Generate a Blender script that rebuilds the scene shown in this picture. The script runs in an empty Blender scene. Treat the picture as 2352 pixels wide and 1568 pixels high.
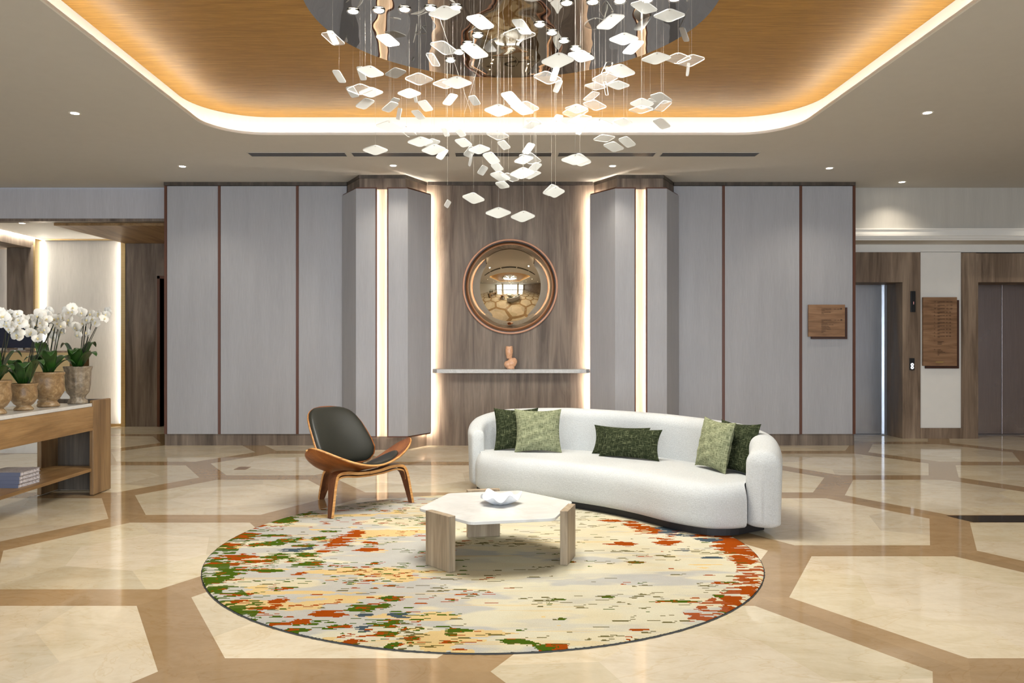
import bpy, bmesh, math, random
import numpy as np
from mathutils import Vector, Matrix
random.seed(7)
PI = math.pi
SC = bpy.context.scene
COL = SC.collection

# ------------------------------------------------------------------ camera
F, CX, HY, CH = 1737.0, 1124.0, 795.0, 1.2      # focal length px, vanishing point px, camera height m
cam_d = bpy.data.cameras.new('camera')
cam_d.sensor_width = 36.0
cam_d.lens = F / 2352 * 36
cam_d.shift_x = (1176 - CX) / 2352
cam_d.shift_y = -(784 - HY) / 2352
cam_d.clip_end = 100
cam = bpy.data.objects.new('camera', cam_d)
cam.location = (0, 0, CH)
cam.rotation_euler = (PI / 2, 0, 0)
COL.objects.link(cam)
SC.camera = cam
SC.view_settings.view_transform = 'Standard'
SC.view_settings.look = 'None'
SC.view_settings.exposure = 0.0
SC.view_settings.gamma = 1.0
SC.view_settings.use_curve_mapping = False
SC.cycles.max_bounces = 8
SC.cycles.diffuse_bounces = 4
SC.cycles.glossy_bounces = 5
SC.cycles.transparent_max_bounces = 24
SC.cycles.caustics_reflective = False
SC.cycles.caustics_refractive = False
SC.cycles.sample_clamp_indirect = 6

# ------------------------------------------------------------------ world and daylight through the entrance glazing behind the camera
W = bpy.data.worlds.new('world')
SC.world = W
W.use_nodes = True
W.node_tree.nodes['Background'].inputs[0].default_value = (0.55, 0.68, 0.9, 1)
W.node_tree.nodes['Background'].inputs[1].default_value = 0.6
K_DAY = 1050.0
K_COVE = 40.0
K_SPOT = 860.0
K_DOWN = 34.0
K_PILLAR = 34.0

def light(name, kind, loc, energy, color, rot=(0, 0, 0), **kw):
    d = bpy.data.lights.new(name, kind)
    d.energy = energy
    d.color = color
    for k, v in kw.items():
        setattr(d, k, v)
    o = bpy.data.objects.new(name, d)
    o.location = loc
    o.rotation_euler = rot
    COL.objects.link(o)
    return o

light('daylight_entrance', 'AREA', (0.0, -4.75, 1.62), K_DAY, (0.84, 0.92, 1.0), (PI / 2, 0, 0),
      shape='RECTANGLE', size=16.0, size_y=2.9)

# ------------------------------------------------------------------ helpers
def P(x, y, d):                       # picture point at depth d -> world
    return Vector(((x - CX) * d / F, d, CH - (y - HY) * d / F))

def tag(o, label=None, cat=None, group=None, kind=None):
    if label: o['label'] = label
    if cat: o['category'] = cat
    if group: o['group'] = group
    if kind: o['kind'] = kind
    return o

def thing(name, label, cat, loc=(0, 0, 0), rz=0.0, group=None):
    o = bpy.data.objects.new(name, None)
    o.location = loc
    o.rotation_euler = (0, 0, rz)
    COL.objects.link(o)
    return tag(o, label, cat, group)

def srgb(r, g, b):
    f = lambda c: (c / 255 / 12.92) if c / 255 <= 0.04045 else ((c / 255 + 0.055) / 1.055) ** 2.4
    return (f(r), f(g), f(b))

class MB:
    def __init__(s):
        s.v, s.f, s.m = [], [], []
    def add(s, vs, fs, mi=0):
        n = len(s.v)
        s.v += [tuple(v) for v in vs]
        s.f += [tuple(n + i for i in f) for f in fs]
        s.m += [mi] * len(fs)
        return s
    def box(s, a, b, mi=0):
        x0, y0, z0 = a; x1, y1, z1 = b
        if x0 > x1: x0, x1 = x1, x0
        if y0 > y1: y0, y1 = y1, y0
        if z0 > z1: z0, z1 = z1, z0
        vs = [(x0,y0,z0),(x1,y0,z0),(x1,y1,z0),(x0,y1,z0),(x0,y0,z1),(x1,y0,z1),(x1,y1,z1),(x0,y1,z1)]
        return s.add(vs, [(0,3,2,1),(4,5,6,7),(0,1,5,4),(1,2,6,5),(2,3,7,6),(3,0,4,7)], mi)
    def prism(s, poly, z0, z1, mi=0):
        area = sum(poly[i][0]*poly[(i+1)%len(poly)][1]-poly[(i+1)%len(poly)][0]*poly[i][1] for i in range(len(poly)))
        if area < 0: poly = poly[::-1]
        n = len(poly)
        vs = [(x, y, z0) for x, y in poly] + [(x, y, z1) for x, y in poly]
        fs = [tuple(range(n - 1, -1, -1)), tuple(range(n, 2 * n))]
        fs += [(i, (i + 1) % n, n + (i + 1) % n, n + i) for i in range(n)]
        return s.add(vs, fs, mi)
    def lathe(s, prof, seg=32, c=(0, 0, 0), mi=0, flute=0, famp=0.0, cap=True):
        vs, fs = [], []
        for r, z in prof:
            for k in range(seg):
                a = 2 * PI * k / seg
                rr = r * (1 + famp * math.cos(flute * a)) if flute else r
                vs.append((c[0] + rr * math.cos(a), c[1] + rr * math.sin(a), c[2] + z))
        m = len(prof)
        for i in range(m - 1):
            for k in range(seg):
                k2 = (k + 1) % seg
                fs.append((i*seg+k, i*seg+k2, (i+1)*seg+k2, (i+1)*seg+k))
        if cap:
            fs.append(tuple(range(seg - 1, -1, -1)))
            fs.append(tuple((m - 1) * seg + k for k in range(seg)))
        return s.add(vs, fs, mi)
    def tube(s, pts, rad, seg=8, mi=0):
        pts = [Vector(p) for p in pts]
        n = len(pts)
        rads = rad if isinstance(rad, (list, tuple)) else [rad] * n
        vs, fs = [], []
        for i, p in enumerate(pts):
            t = (pts[min(i + 1, n - 1)] - pts[max(i - 1, 0)]).normalized()
            u = t.orthogonal().normalized() if i == 0 else (u - t * u.dot(t)).normalized()
            w = t.cross(u)
            for k in range(seg):
                a = 2 * PI * k / seg
                vs.append(p + (u * math.cos(a) + w * math.sin(a)) * rads[i])
        for i in range(n - 1):
            for k in range(seg):
                k2 = (k + 1) % seg
                fs.append((i*seg+k, i*seg+k2, (i+1)*seg+k2, (i+1)*seg+k))
        fs.append(tuple(range(seg - 1, -1, -1)))
        fs.append(tuple((n - 1) * seg + k for k in range(seg)))
        return s.add(vs, fs, mi)
    def grid(s, fn, nu, nv, mi=0, wrap=False):
        vs = [fn(i / nu, j / nv) for j in range(nv + 1) for i in range(nu + (0 if wrap else 1))]
        w = nu if wrap else nu + 1
        fs = []
        for j in range(nv):
            for i in range(nu):
                i2 = (i + 1) % w if wrap else i + 1
                fs.append((j*w+i, j*w+i2, (j+1)*w+i2, (j+1)*w+i))
        return s.add(vs, fs, mi)
    def build(s, name, mats, parent=None, bevel=0.0, smooth=False, solid=0.0, rim=None, loc=None, weld=False, seg=2, sub=0, offset=-1.0):
        me = bpy.data.meshes.new(name)
        me.from_pydata(s.v, [], s.f)
        if not isinstance(mats, (list, tuple)): mats = [mats]
        for m in mats: me.materials.append(m)
        me.polygons.foreach_set('material_index', s.m)
        if weld or smooth:
            bm = bmesh.new(); bm.from_mesh(me)
            if weld: bmesh.ops.remove_doubles(bm, verts=bm.verts, dist=1e-5)
            bmesh.ops.recalc_face_normals(bm, faces=bm.faces)
            bm.to_mesh(me); bm.free()
        if smooth:
            me.polygons.foreach_set('use_smooth', [True] * len(me.polygons))
        me.update()
        o = bpy.data.objects.new(name, me)
        COL.objects.link(o)
        if parent is not None: o.parent = parent
        if loc is not None: o.location = loc
        if solid:
            md = o.modifiers.new('solid', 'SOLIDIFY'); md.thickness = solid; md.offset = offset
            if rim is not None: md.material_offset_rim = rim
        if bevel:
            md = o.modifiers.new('bevel', 'BEVEL'); md.width = bevel; md.segments = seg
            md.limit_method = 'ANGLE'; md.angle_limit = math.radians(40)
            if smooth is False:
                md.harden_normals = False
        if sub:
            md = o.modifiers.new('sub', 'SUBSURF'); md.levels = sub; md.render_levels = sub
        return o

# ------------------------------------------------------------------ materials
def nt(name):
    m = bpy.data.materials.new(name)
    m.use_nodes = True
    n = m.node_tree
    b = n.nodes['Principled BSDF']
    return m, n, b

def setp(b, **k):
    names = {'color': 'Base Color', 'rough': 'Roughness', 'metal': 'Metallic', 'coat': 'Coat Weight', 'coat_rough': 'Coat Roughness',
             'sheen': 'Sheen Weight', 'spec': 'Specular IOR Level', 'emit': 'Emission Strength', 'ecol': 'Emission Color', 'ior': 'IOR'}
    for kk, v in k.items():
        if kk in ('color', 'ecol') and len(v) == 3: v = (*v, 1)
        b.inputs[names[kk]].default_value = v

def coords(n, scale, kind='Object'):
    tc = n.nodes.new('ShaderNodeTexCoord')
    mp = n.nodes.new('ShaderNodeMapping')
    mp.inputs['Scale'].default_value = scale
    n.links.new(tc.outputs[kind], mp.inputs['Vector'])
    return mp

def noise(n, scale, detail=4.0, sc=1.0, rough=0.55, dist=0.0):
    mp = coords(n, scale)
    t = n.nodes.new('ShaderNodeTexNoise')
    t.inputs['Scale'].default_value = sc
    t.inputs['Detail'].default_value = detail
    t.inputs['Roughness'].default_value = rough
    t.inputs['Distortion'].default_value = dist
    n.links.new(mp.outputs[0], t.inputs['Vector'])
    return t.outputs['Fac']

def ramp(n, fac, stops):
    r = n.nodes.new('ShaderNodeValToRGB')
    e = r.color_ramp.elements
    while len(e) < len(stops): e.new(0.5)
    for i, (p, c) in enumerate(stops):
        e[i].position = p
        e[i].color = (*c, 1) if len(c) == 3 else c
    n.links.new(fac, r.inputs[0])
    return r.outputs[0]

def mix(n, a, b, fac, mode='MIX'):
    m = n.nodes.new('ShaderNodeMix')
    m.data_type = 'RGBA'; m.blend_type = mode
    for i, v in ((6, a), (7, b)):
        if isinstance(v, tuple): m.inputs[i].default_value = (*v, 1)
        else: n.links.new(v, m.inputs[i])
    if isinstance(fac, float): m.inputs[0].default_value = fac
    else: n.links.new(fac, m.inputs[0])
    return m.outputs[2]

def bump(n, b, fac, strength, dist):
    bp = n.nodes.new('ShaderNodeBump')
    bp.inputs['Strength'].default_value = strength
    bp.inputs['Distance'].default_value = dist
    n.links.new(fac, bp.inputs['Height'])
    n.links.new(bp.outputs[0], b.inputs['Normal'])

def plain(name, color, rough=0.5, **k):
    m, n, b = nt(name)
    setp(b, color=color, rough=rough, **k)
    f = noise(n, (1, 1, 1), 3, 9.0)
    c = ramp(n, f, [(0.3, tuple(x * 0.985 for x in color)), (0.7, tuple(min(1, x * 1.01) for x in color))])
    n.links.new(c, b.inputs['Base Color'])
    return m

def wood(name, dark, mid, lite, axis=2, rough=0.45, freq=9.0, stretch=0.09, fine=110.0, contrast=1.0, bp=0.0006):
    m, n, b = nt(name)
    s = [freq] * 3; s[axis] = freq * stretch
    f1 = noise(n, tuple(s), 5, 1.0, 0.6, 0.7)
    s2 = [fine] * 3; s2[axis] = fine * 0.025
    f2 = noise(n, tuple(s2), 3, 1.0, 0.6)
    c = ramp(n, f1, [(0.5 - 0.2 / contrast, dark), (0.5, mid), (0.5 + 0.22 / contrast, lite)])
    g = ramp(n, f2, [(0.3, (0.72, 0.72, 0.72)), (0.62, (1.06, 1.05, 1.04))])
    c = mix(n, c, g, 0.75, 'MULTIPLY')
    n.links.new(c, b.inputs['Base Color'])
    setp(b, rough=rough, spec=0.35)
    bump(n, b, f2, 0.4, bp)
    return m

def emit(name, color, strength):
    m, n, b = nt(name)
    setp(b, color=(0.8, 0.8, 0.8), ecol=color, emit=strength, rough=0.5)
    return m

M = {}
M['wood_grey'] = wood('grey_brown_wood', srgb(84, 73, 64), srgb(118, 105, 94), srgb(146, 133, 120), 2, 0.5, 7.0, 0.10)
M['wood_portal'] = wood('portal_wood', srgb(94, 78, 64), srgb(130, 111, 94), srgb(162, 142, 122), 2, 0.5, 7.0, 0.10)
M['wood_warm'] = wood('warm_oak', srgb(112, 84, 52), srgb(150, 118, 78), srgb(174, 142, 100), 1, 0.42, 8.0, 0.10)
M['wood_warm_v'] = wood('warm_oak_upright', srgb(104, 80, 54), srgb(140, 112, 78), srgb(164, 136, 98), 2, 0.42, 9.0, 0.09)
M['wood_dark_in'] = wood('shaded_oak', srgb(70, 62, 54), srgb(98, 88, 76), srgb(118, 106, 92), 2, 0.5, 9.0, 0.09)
M['wood_walnut'] = wood('walnut_ply', srgb(98, 50, 20), srgb(142, 82, 38), srgb(170, 106, 54), 0, 0.32, 12.0, 0.12)
M['wood_leg'] = wood('walnut_leg', srgb(74, 42, 26), srgb(108, 66, 42), srgb(140, 90, 58), 2, 0.35, 14.0, 0.1)
M['ply_edge'] = wood('pale_ply_edge', srgb(170, 116, 62), srgb(204, 150, 90), srgb(224, 176, 116), 0, 0.4, 40.0, 0.05)
M['wood_table'] = wood('grey_oak', srgb(128, 112, 92), srgb(160, 143, 120), srgb(182, 166, 142), 2, 0.5, 14.0, 0.08)
M['wood_sign'] = wood('sign_oak', srgb(108, 80, 56), srgb(140, 106, 78), srgb(160, 126, 96), 0, 0.5, 16.0, 0.12)
M['frame_brown'] = plain('bronze_brown_trim', srgb(88, 48, 26), 0.4)
M['copper'] = plain('copper_frame', srgb(192, 142, 114), 0.4, metal=0.05)
M['paint_ceiling'] = plain('ceiling_paint', (0.585, 0.575, 0.55), 0.8)
M['paint_white'] = plain('white_paint', (0.80, 0.78, 0.74), 0.7)
M['paint_cream'] = plain('cream_paint', (0.72, 0.67, 0.58), 0.7)
M['black'] = plain('black_lacquer', (0.008, 0.008, 0.009), 0.35)
M['black_plinth'] = plain('black_plinth', (0.012, 0.012, 0.014), 0.5)

def fabric_wall(name, c, amt=0.10):
    m, n, b = nt(name)
    f = noise(n, (160, 160, 5), 4, 1.0, 0.7)
    g = noise(n, (9, 9, 0.8), 2, 1.0)
    col = ramp(n, f, [(0.25, tuple(x * (1 - amt) for x in c)), (0.75, tuple(x * (1 + amt) for x in c))])
    col = mix(n, col, ramp(n, g, [(0.3, (0.94, 0.94, 0.94)), (0.7, (1.04, 1.04, 1.04))]), 0.8, 'MULTIPLY')
    n.links.new(col, b.inputs['Base Color'])
    setp(b, rough=0.75, spec=0.3)
    bump(n, b, f, 0.25, 0.001)
    return m
M['fabric_panel'] = fabric_wall('grey_wall_fabric', (0.38, 0.385, 0.415))
M['fabric_soffit'] = fabric_wall('pale_blue_grey_wallpaper', (0.50, 0.50, 0.54))
M['fabric_beige'] = fabric_wall('pale_beige_wallpaper', (0.52, 0.50, 0.46), 0.05)
M['fabric_alcove'] = fabric_wall('ivory_wallpaper', (0.60, 0.57, 0.53), 0.12)

m, n, b = nt('gold_grasscloth')
f = noise(n, (4, 130, 4), 4, 1.0, 0.7)
g = noise(n, (16, 420, 4), 3, 1.0, 0.7)
c = ramp(n, f, [(0.25, srgb(126, 88, 26)), (0.5, srgb(162, 118, 42)), (0.75, srgb(192, 148, 72))])
c = mix(n, c, ramp(n, g, [(0.3, (0.78, 0.76, 0.72)), (0.7, (1.1, 1.1, 1.1))]), 0.8, 'MULTIPLY')
n.links.new(c, b.inputs['Base Color']); setp(b, rough=0.5, spec=0.6)
M['gold'] = m

m, n, b = nt('polished_marble')
at = n.nodes.new('ShaderNodeAttribute'); at.attribute_name = 'stone'
f = noise(n, (1.4, 2.6, 1), 7, 1.6, 0.62, 1.6)
g = noise(n, (1, 1, 1), 6, 26.0, 0.6, 0.4)
vein = noise(n, (0.9, 1.7, 1), 5, 1.3, 0.5, 3.0)
c = mix(n, at.outputs['Color'], ramp(n, f, [(0.3, (0.86, 0.82, 0.74)), (0.55, (1, 1, 1)), (0.8, (1.06, 1.05, 1.03))]), 0.8, 'MULTIPLY')
c = mix(n, c, ramp(n, vein, [(0.478, (1, 1, 1)), (0.497, (0.90, 0.84, 0.74)), (0.505, (1, 1, 1))]), 0.7, 'MULTIPLY')
c = mix(n, c, ramp(n, g, [(0.3, (0.94, 0.92, 0.88)), (0.6, (1, 1, 1))]), 0.8, 'MULTIPLY')
n.links.new(c, b.inputs['Base Color'])
setp(b, rough=0.07, spec=0.5, ior=1.52)
w_ = noise(n, (1, 1, 1), 1, 2.6)
bump(n, b, w_, 0.12, 0.006)
M['marble'] = m

m, n, b = nt('white_marble')
f = noise(n, (1, 1, 1), 6, 5.0, 0.6, 1.5)
c = ramp(n, f, [(0.3, (0.59, 0.585, 0.57)), (0.55, (0.66, 0.66, 0.645)), (0.8, (0.70, 0.70, 0.69))])
n.links.new(c, b.inputs['Base Color']); setp(b, rough=0.18)
M['marble_white'] = m

m, n, b = nt('grey_stone_shelf')
f = noise(n, (1, 1, 1), 6, 22.0, 0.6, 1.0)
c = ramp(n, f, [(0.3, (0.42, 0.42, 0.41)), (0.6, (0.52, 0.52, 0.52)), (0.8, (0.58, 0.58, 0.57))])
n.links.new(c, b.inputs['Base Color']); setp(b, rough=0.3)
M['stone_shelf'] = m

m, n, b = nt('white_boucle')
f = noise(n, (1, 1, 1), 5, 190.0, 0.7)
g = noise(n, (1, 1, 2.2), 4, 60.0, 0.6)
c = ramp(n, f, [(0.3, (0.44, 0.455, 0.455)), (0.62, (0.60, 0.62, 0.625))])
n.links.new(c, b.inputs['Base Color']); setp(b, rough=0.95, spec=0.15, sheen=0.1)
mm = n.nodes.new('ShaderNodeMath'); mm.operation = 'ADD'
n.links.new(f, mm.inputs[0]); n.links.new(g, mm.inputs[1])
bump(n, b, mm.outputs[0], 0.55, 0.004)
M['boucle'] = m

def tweed(name, dark, lite, thr=0.5, flip=False):
    m, n, b = nt(name)
    a = noise(n, (22, 1, 210), 3, 1.0, 0.6)
    d = noise(n, (210, 1, 22), 3, 1.0, 0.6)
    mx = n.nodes.new('ShaderNodeMath'); mx.operation = 'MAXIMUM'
    n.links.new(a, mx.inputs[0]); n.links.new(d, mx.inputs[1])
    c = ramp(n, mx.outputs[0], [(thr, dark), (thr + 0.22, lite)])
    n.links.new(c, b.inputs['Base Color']); setp(b, rough=0.95, spec=0.1)
    bump(n, b, mx.outputs[0], 0.5, 0.002)
    return m
M['tweed_dark'] = tweed('dark_green_tweed', srgb(38, 44, 28), srgb(128, 134, 100), 0.55)
M['tweed_light'] = tweed('sage_green_tweed', srgb(78, 84, 60), srgb(158, 162, 130), 0.42)

m, n, b = nt('black_leather')
f = noise(n, (1, 1, 1), 3, 240.0)
setp(b, color=(0.012, 0.013, 0.010), rough=0.40, spec=0.28)
bump(n, b, f, 0.08, 0.001)
c = ramp(n, f, [(0.3, (0.013, 0.014, 0.011)), (0.7, (0.019, 0.02, 0.015))])
n.links.new(c, b.inputs['Base Color'])
M['leather'] = m

m, n, b = nt('rug_pile')
at = n.nodes.new('ShaderNodeAttribute'); at.attribute_name = 'pile'
f = noise(n, (1, 1, 1), 3, 260.0)
g = noise(n, (1, 1.5, 1), 4, 5.0)
c = mix(n, at.outputs['Color'], ramp(n, f, [(0.3, (0.86, 0.86, 0.86)), (0.6, (1.04, 1.04, 1.04))]), 0.9, 'MULTIPLY')
c = mix(n, c, ramp(n, g, [(0.3, (0.95, 0.94, 0.92)), (0.6, (1.02, 1.02, 1.02))]), 0.9, 'MULTIPLY')
n.links.new(c, b.inputs['Base Color']); setp(b, rough=1.0, spec=0.03)
bump(n, b, f, 0.6, 0.004)
M['rug'] = m

def metal(name, c, rough, streak=(240, 240, 3), amt=0.12):
    m, n, b = nt(name)
    f = noise(n, streak, 3, 1.0, 0.6)
    g = noise(n, (1.2, 1.2, 1.5), 2, 1.0)
    col = ramp(n, f, [(0.3, tuple(x * (1 - amt) for x in c)), (0.7, tuple(min(1, x * (1 + amt)) for x in c))])
    n.links.new(col, b.inputs['Base Color']); setp(b, rough=rough, metal=1.0)
    rr = n.nodes.new('ShaderNodeMapRange')
    rr.inputs[3].default_value = rough * 0.8; rr.inputs[4].default_value = rough * 1.25
    n.links.new(g, rr.inputs[0]); n.links.new(rr.outputs[0], b.inputs['Roughness'])
    bump(n, b, f, 0.05, 0.001)
    return m
M['steel'] = metal('brushed_steel', (0.60, 0.62, 0.66), 0.24)
M['steel_warm'] = metal('brushed_steel_warm', (0.50, 0.45, 0.45), 0.26)
M['brass'] = metal('brushed_brass', (0.62, 0.46, 0.24), 0.35, (3, 240, 240))
M['chrome'] = metal('chrome_ring', (0.7, 0.7, 0.7), 0.12, (1, 1, 1), 0.02)
M['mirror_gold'] = metal('bronze_mirror', (0.90, 0.79, 0.62), 0.012, (1, 1, 1), 0.01)
for l in list(M['mirror_gold'].node_tree.links):
    if l.to_socket.name == 'Normal': M['mirror_gold'].node_tree.links.remove(l)
M['mirror_ceiling'] = metal('smoked_mirror_film', (0.36, 0.345, 0.32), 0.02, (1, 1, 1), 0.01)
_n = M['mirror_ceiling'].node_tree; _b = _n.nodes['Principled BSDF']
bump(_n, _b, noise(_n, (1.6, 1.0, 1), 1, 2.2), 0.35, 0.02)

m, n, b = nt('white_acrylic')
n.nodes.remove(b)
out = n.nodes['Material Output']
df = n.nodes.new('ShaderNodeBsdfDiffuse'); df.inputs[0].default_value = (0.88, 0.89, 0.87, 1)
tr = n.nodes.new('ShaderNodeBsdfTranslucent'); tr.inputs[0].default_value = (0.58, 0.60, 0.59, 1)
gl = n.nodes.new('ShaderNodeBsdfGlossy'); gl.inputs['Roughness'].default_value = 0.35
fr = n.nodes.new('ShaderNodeFresnel'); fr.inputs[0].default_value = 1.45
f = noise(n, (1, 1, 1), 2, 8.0)
rc = ramp(n, f, [(0.3, (0.88, 0.89, 0.87)), (0.7, (0.92, 0.92, 0.90))])
n.links.new(rc, df.inputs[0])
m1 = n.nodes.new('ShaderNodeMixShader'); m1.inputs[0].default_value = 0.62
m2 = n.nodes.new('ShaderNodeMixShader')
n.links.new(df.outputs[0], m1.inputs[1]); n.links.new(tr.outputs[0], m1.inputs[2])
n.links.new(fr.outputs[0], m2.inputs[0]); n.links.new(m1.outputs[0], m2.inputs[1]); n.links.new(gl.outputs[0], m2.inputs[2])
tp = n.nodes.new('ShaderNodeBsdfTransparent')
m3 = n.nodes.new('ShaderNodeMixShader'); m3.inputs[0].default_value = 0.30
n.links.new(m2.outputs[0], m3.inputs[1]); n.links.new(tp.outputs[0], m3.inputs[2])
n.links.new(m3.outputs[0], out.inputs[0])
M['acrylic_white'] = m

m, n, b = nt('clear_acrylic')
n.nodes.remove(b)
out = n.nodes['Material Output']
tp = n.nodes.new('ShaderNodeBsdfTransparent'); tp.inputs[0].default_value = (0.95, 0.95, 0.94, 1)
gl = n.nodes.new('ShaderNodeBsdfGlossy'); gl.inputs['Roughness'].default_value = 0.05
tr = n.nodes.new('ShaderNodeBsdfTranslucent'); tr.inputs[0].default_value = (0.9, 0.9, 0.88, 1)
f = noise(n, (1, 1, 1), 2, 9.0)
mr = n.nodes.new('ShaderNodeMapRange'); mr.inputs[3].default_value = 0.015; mr.inputs[4].default_value = 0.03
n.links.new(f, mr.inputs[0])
m0 = n.nodes.new('ShaderNodeMixShader'); n.links.new(mr.outputs[0], m0.inputs[0])
n.links.new(tp.outputs[0], m0.inputs[1]); n.links.new(tr.outputs[0], m0.inputs[2])
m2 = n.nodes.new('ShaderNodeMixShader'); m2.inputs[0].default_value = 0.004
n.links.new(m0.outputs[0], m2.inputs[1]); n.links.new(gl.outputs[0], m2.inputs[2])
n.links.new(m2.outputs[0], out.inputs[0])
M['acrylic_clear'] = m
M['wire'] = plain('steel_wire', (0.34, 0.31, 0.27), 0.6)

m, n, b = nt('window_glass')
n.nodes.remove(b)
out = n.nodes['Material Output']
tp = n.nodes.new('ShaderNodeBsdfTransparent'); gl = n.nodes.new('ShaderNodeBsdfGlossy'); gl.inputs['Roughness'].default_value = 0.02
fr = n.nodes.new('ShaderNodeFresnel'); fr.inputs[0].default_value = 1.35
m2 = n.nodes.new('ShaderNodeMixShader')
n.links.new(fr.outputs[0], m2.inputs[0]); n.links.new(tp.outputs[0], m2.inputs[1]); n.links.new(gl.outputs[0], m2.inputs[2])
n.links.new(m2.outputs[0], out.inputs[0])
M['glass'] = m

M['led'] = emit('cove_led', (1.0, 0.95, 0.84), K_COVE)
M['led_recess'] = emit('recess_led', (1.0, 0.87, 0.68), 400.0)
M['wood_overlit'] = wood('overlit_groove_wood', srgb(206, 184, 156), srgb(222, 202, 176), srgb(232, 214, 190), 2, 0.5, 9.0, 0.1)  # groove wood made paler, glow of the light strips put into its colour
M['led_pillar'] = emit('pillar_led', (1.0, 0.87, 0.72), K_PILLAR)
M['led_alcove'] = emit('alcove_led', (1.0, 0.93, 0.80), 60.0)
M['spot'] = emit('spotlight_lens', (1.0, 0.96, 0.87), K_SPOT)
M['down'] = emit('downlight_lens', (1.0, 0.90, 0.74), 30.0)
M['button_glow'] = emit('lit_button', (0.9, 0.95, 1.0), 0.8)
M['red_glow'] = emit('red_digit', (1.0, 0.02, 0.01), 0.5)
M['ink'] = plain('dark_brown_lettering', srgb(58, 34, 20), 0.6)
M['ink_black'] = plain('black_ink', (0.01, 0.008, 0.006), 0.6)
M['plaque'] = plain('gold_plaque', srgb(176, 146, 92), 0.35, metal=0.5)
M['sign_back'] = plain('dark_brown_board', srgb(62, 30, 14), 0.5)

# ------------------------------------------------------------------ floor: inlaid honeycomb of marble
HX, HYY, RX, RY = 2.25, 3.617, 1.651 * 0.8660254, 1.651       # lattice origin and pitch
def build_floor():
    vs, fs, cs = [], [], []
    def face(poly, z, c):
        n = len(vs)
        vs.extend([(x, y, z) for x, y in poly]); fs.append(tuple(range(n, n + len(poly)))); cs.append(c)
    rnd = random.Random(11)
    s_in, s_out = 0.816, RY / math.sqrt(3)
    cream = srgb(220, 208, 186); tan = srgb(166, 140, 106)
    def v(c, r, a): return (c[0] + r * math.cos(math.radians(a)), c[1] + r * math.sin(math.radians(a)))
    for i in range(-8, 7):
        for j in range(-6, 8):
            c = (HX + RX * i, HYY + RY * j + (RY / 2 if i % 2 else 0))
            if c[1] < -6 or c[1] > 12.6 or abs(c[0]) > 9.6: continue
            for k in range(6):
                a0, a1 = 60 * k, 60 * (k + 1)
                t = 1 + rnd.uniform(-0.07, 0.06)
                col = tuple(x * t for x in tan)
                if i == 1 and j == 1 and k == 1: pass
                face([v(c, s_in, a0), v(c, s_out, a0), v(c, s_out, a1), v(c, s_in, a1)], 0, col)
            rot = rnd.choice([12, 22, 35, 48]); ri = s_in * rnd.uniform(0.5, 0.62)
            hub = [v(c, ri, rot + 60 * k) for k in range(6)]
            t = 1 + rnd.uniform(-0.10, 0.04)
            face(hub, 0, tuple(x * t for x in cream))
            # outer ring broken where the spokes meet the rim
            pts = []
            for k in range(6):
                a = rot + 60 * k + 8
                q = math.radians((a % 60) - 30)
                rr = s_in * math.cos(math.radians(30)) / math.cos(q)
                pts.append((a, v(c, rr, a)))
            for k in range(6):
                a, p0 = pts[k]; a2 = pts[(k + 1) % 6][0] + (360 if k == 5 else 0); p1 = pts[(k + 1) % 6][1]
                corner = [kk * 60 for kk in range(0, 14) if a + 0.01 < kk * 60 < a2 - 0.01]
                poly = [p0] + [v(c, s_in, q) for q in corner] + [p1, hub[(k + 1) % 6], hub[k]]
                t = 1 + rnd.uniform(-0.16, 0.06)
                face(poly, 0, (cream[0] * t, cream[1] * t * 0.995, cream[2] * t * rnd.uniform(0.93, 1.0)))
    face([(-9.6, -6), (9.6, -6), (9.6, 12.6), (-9.6, 12.6)], -0.002, tan)
    # black inlay strip between two hexagons at the right
    zc = 0.0006
    face([(3.30, 5.155), (4.20, 5.155), (4.20, 5.365), (3.24, 5.365), (3.25, 5.30)], zc, (0.02, 0.018, 0.014))
    me = bpy.data.meshes.new('floor')
    me.from_pydata(vs, [], fs)
    ca = me.color_attributes.new('stone', 'FLOAT_COLOR', 'CORNER')
    arr = np.ones((len(me.loops), 4), dtype=np.float32); k = 0
    for f_, c_ in zip(fs, cs):
        for _ in f_:
            arr[k, :3] = c_; k += 1
    ca.data.foreach_set('color', arr.ravel())
    me.materials.append(M['marble'])
    o = bpy.data.objects.new('floor', me); COL.objects.link(o)
    tag(o, 'polished cream marble floor inlaid with tan honeycomb bands', kind='structure')
build_floor()

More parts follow.
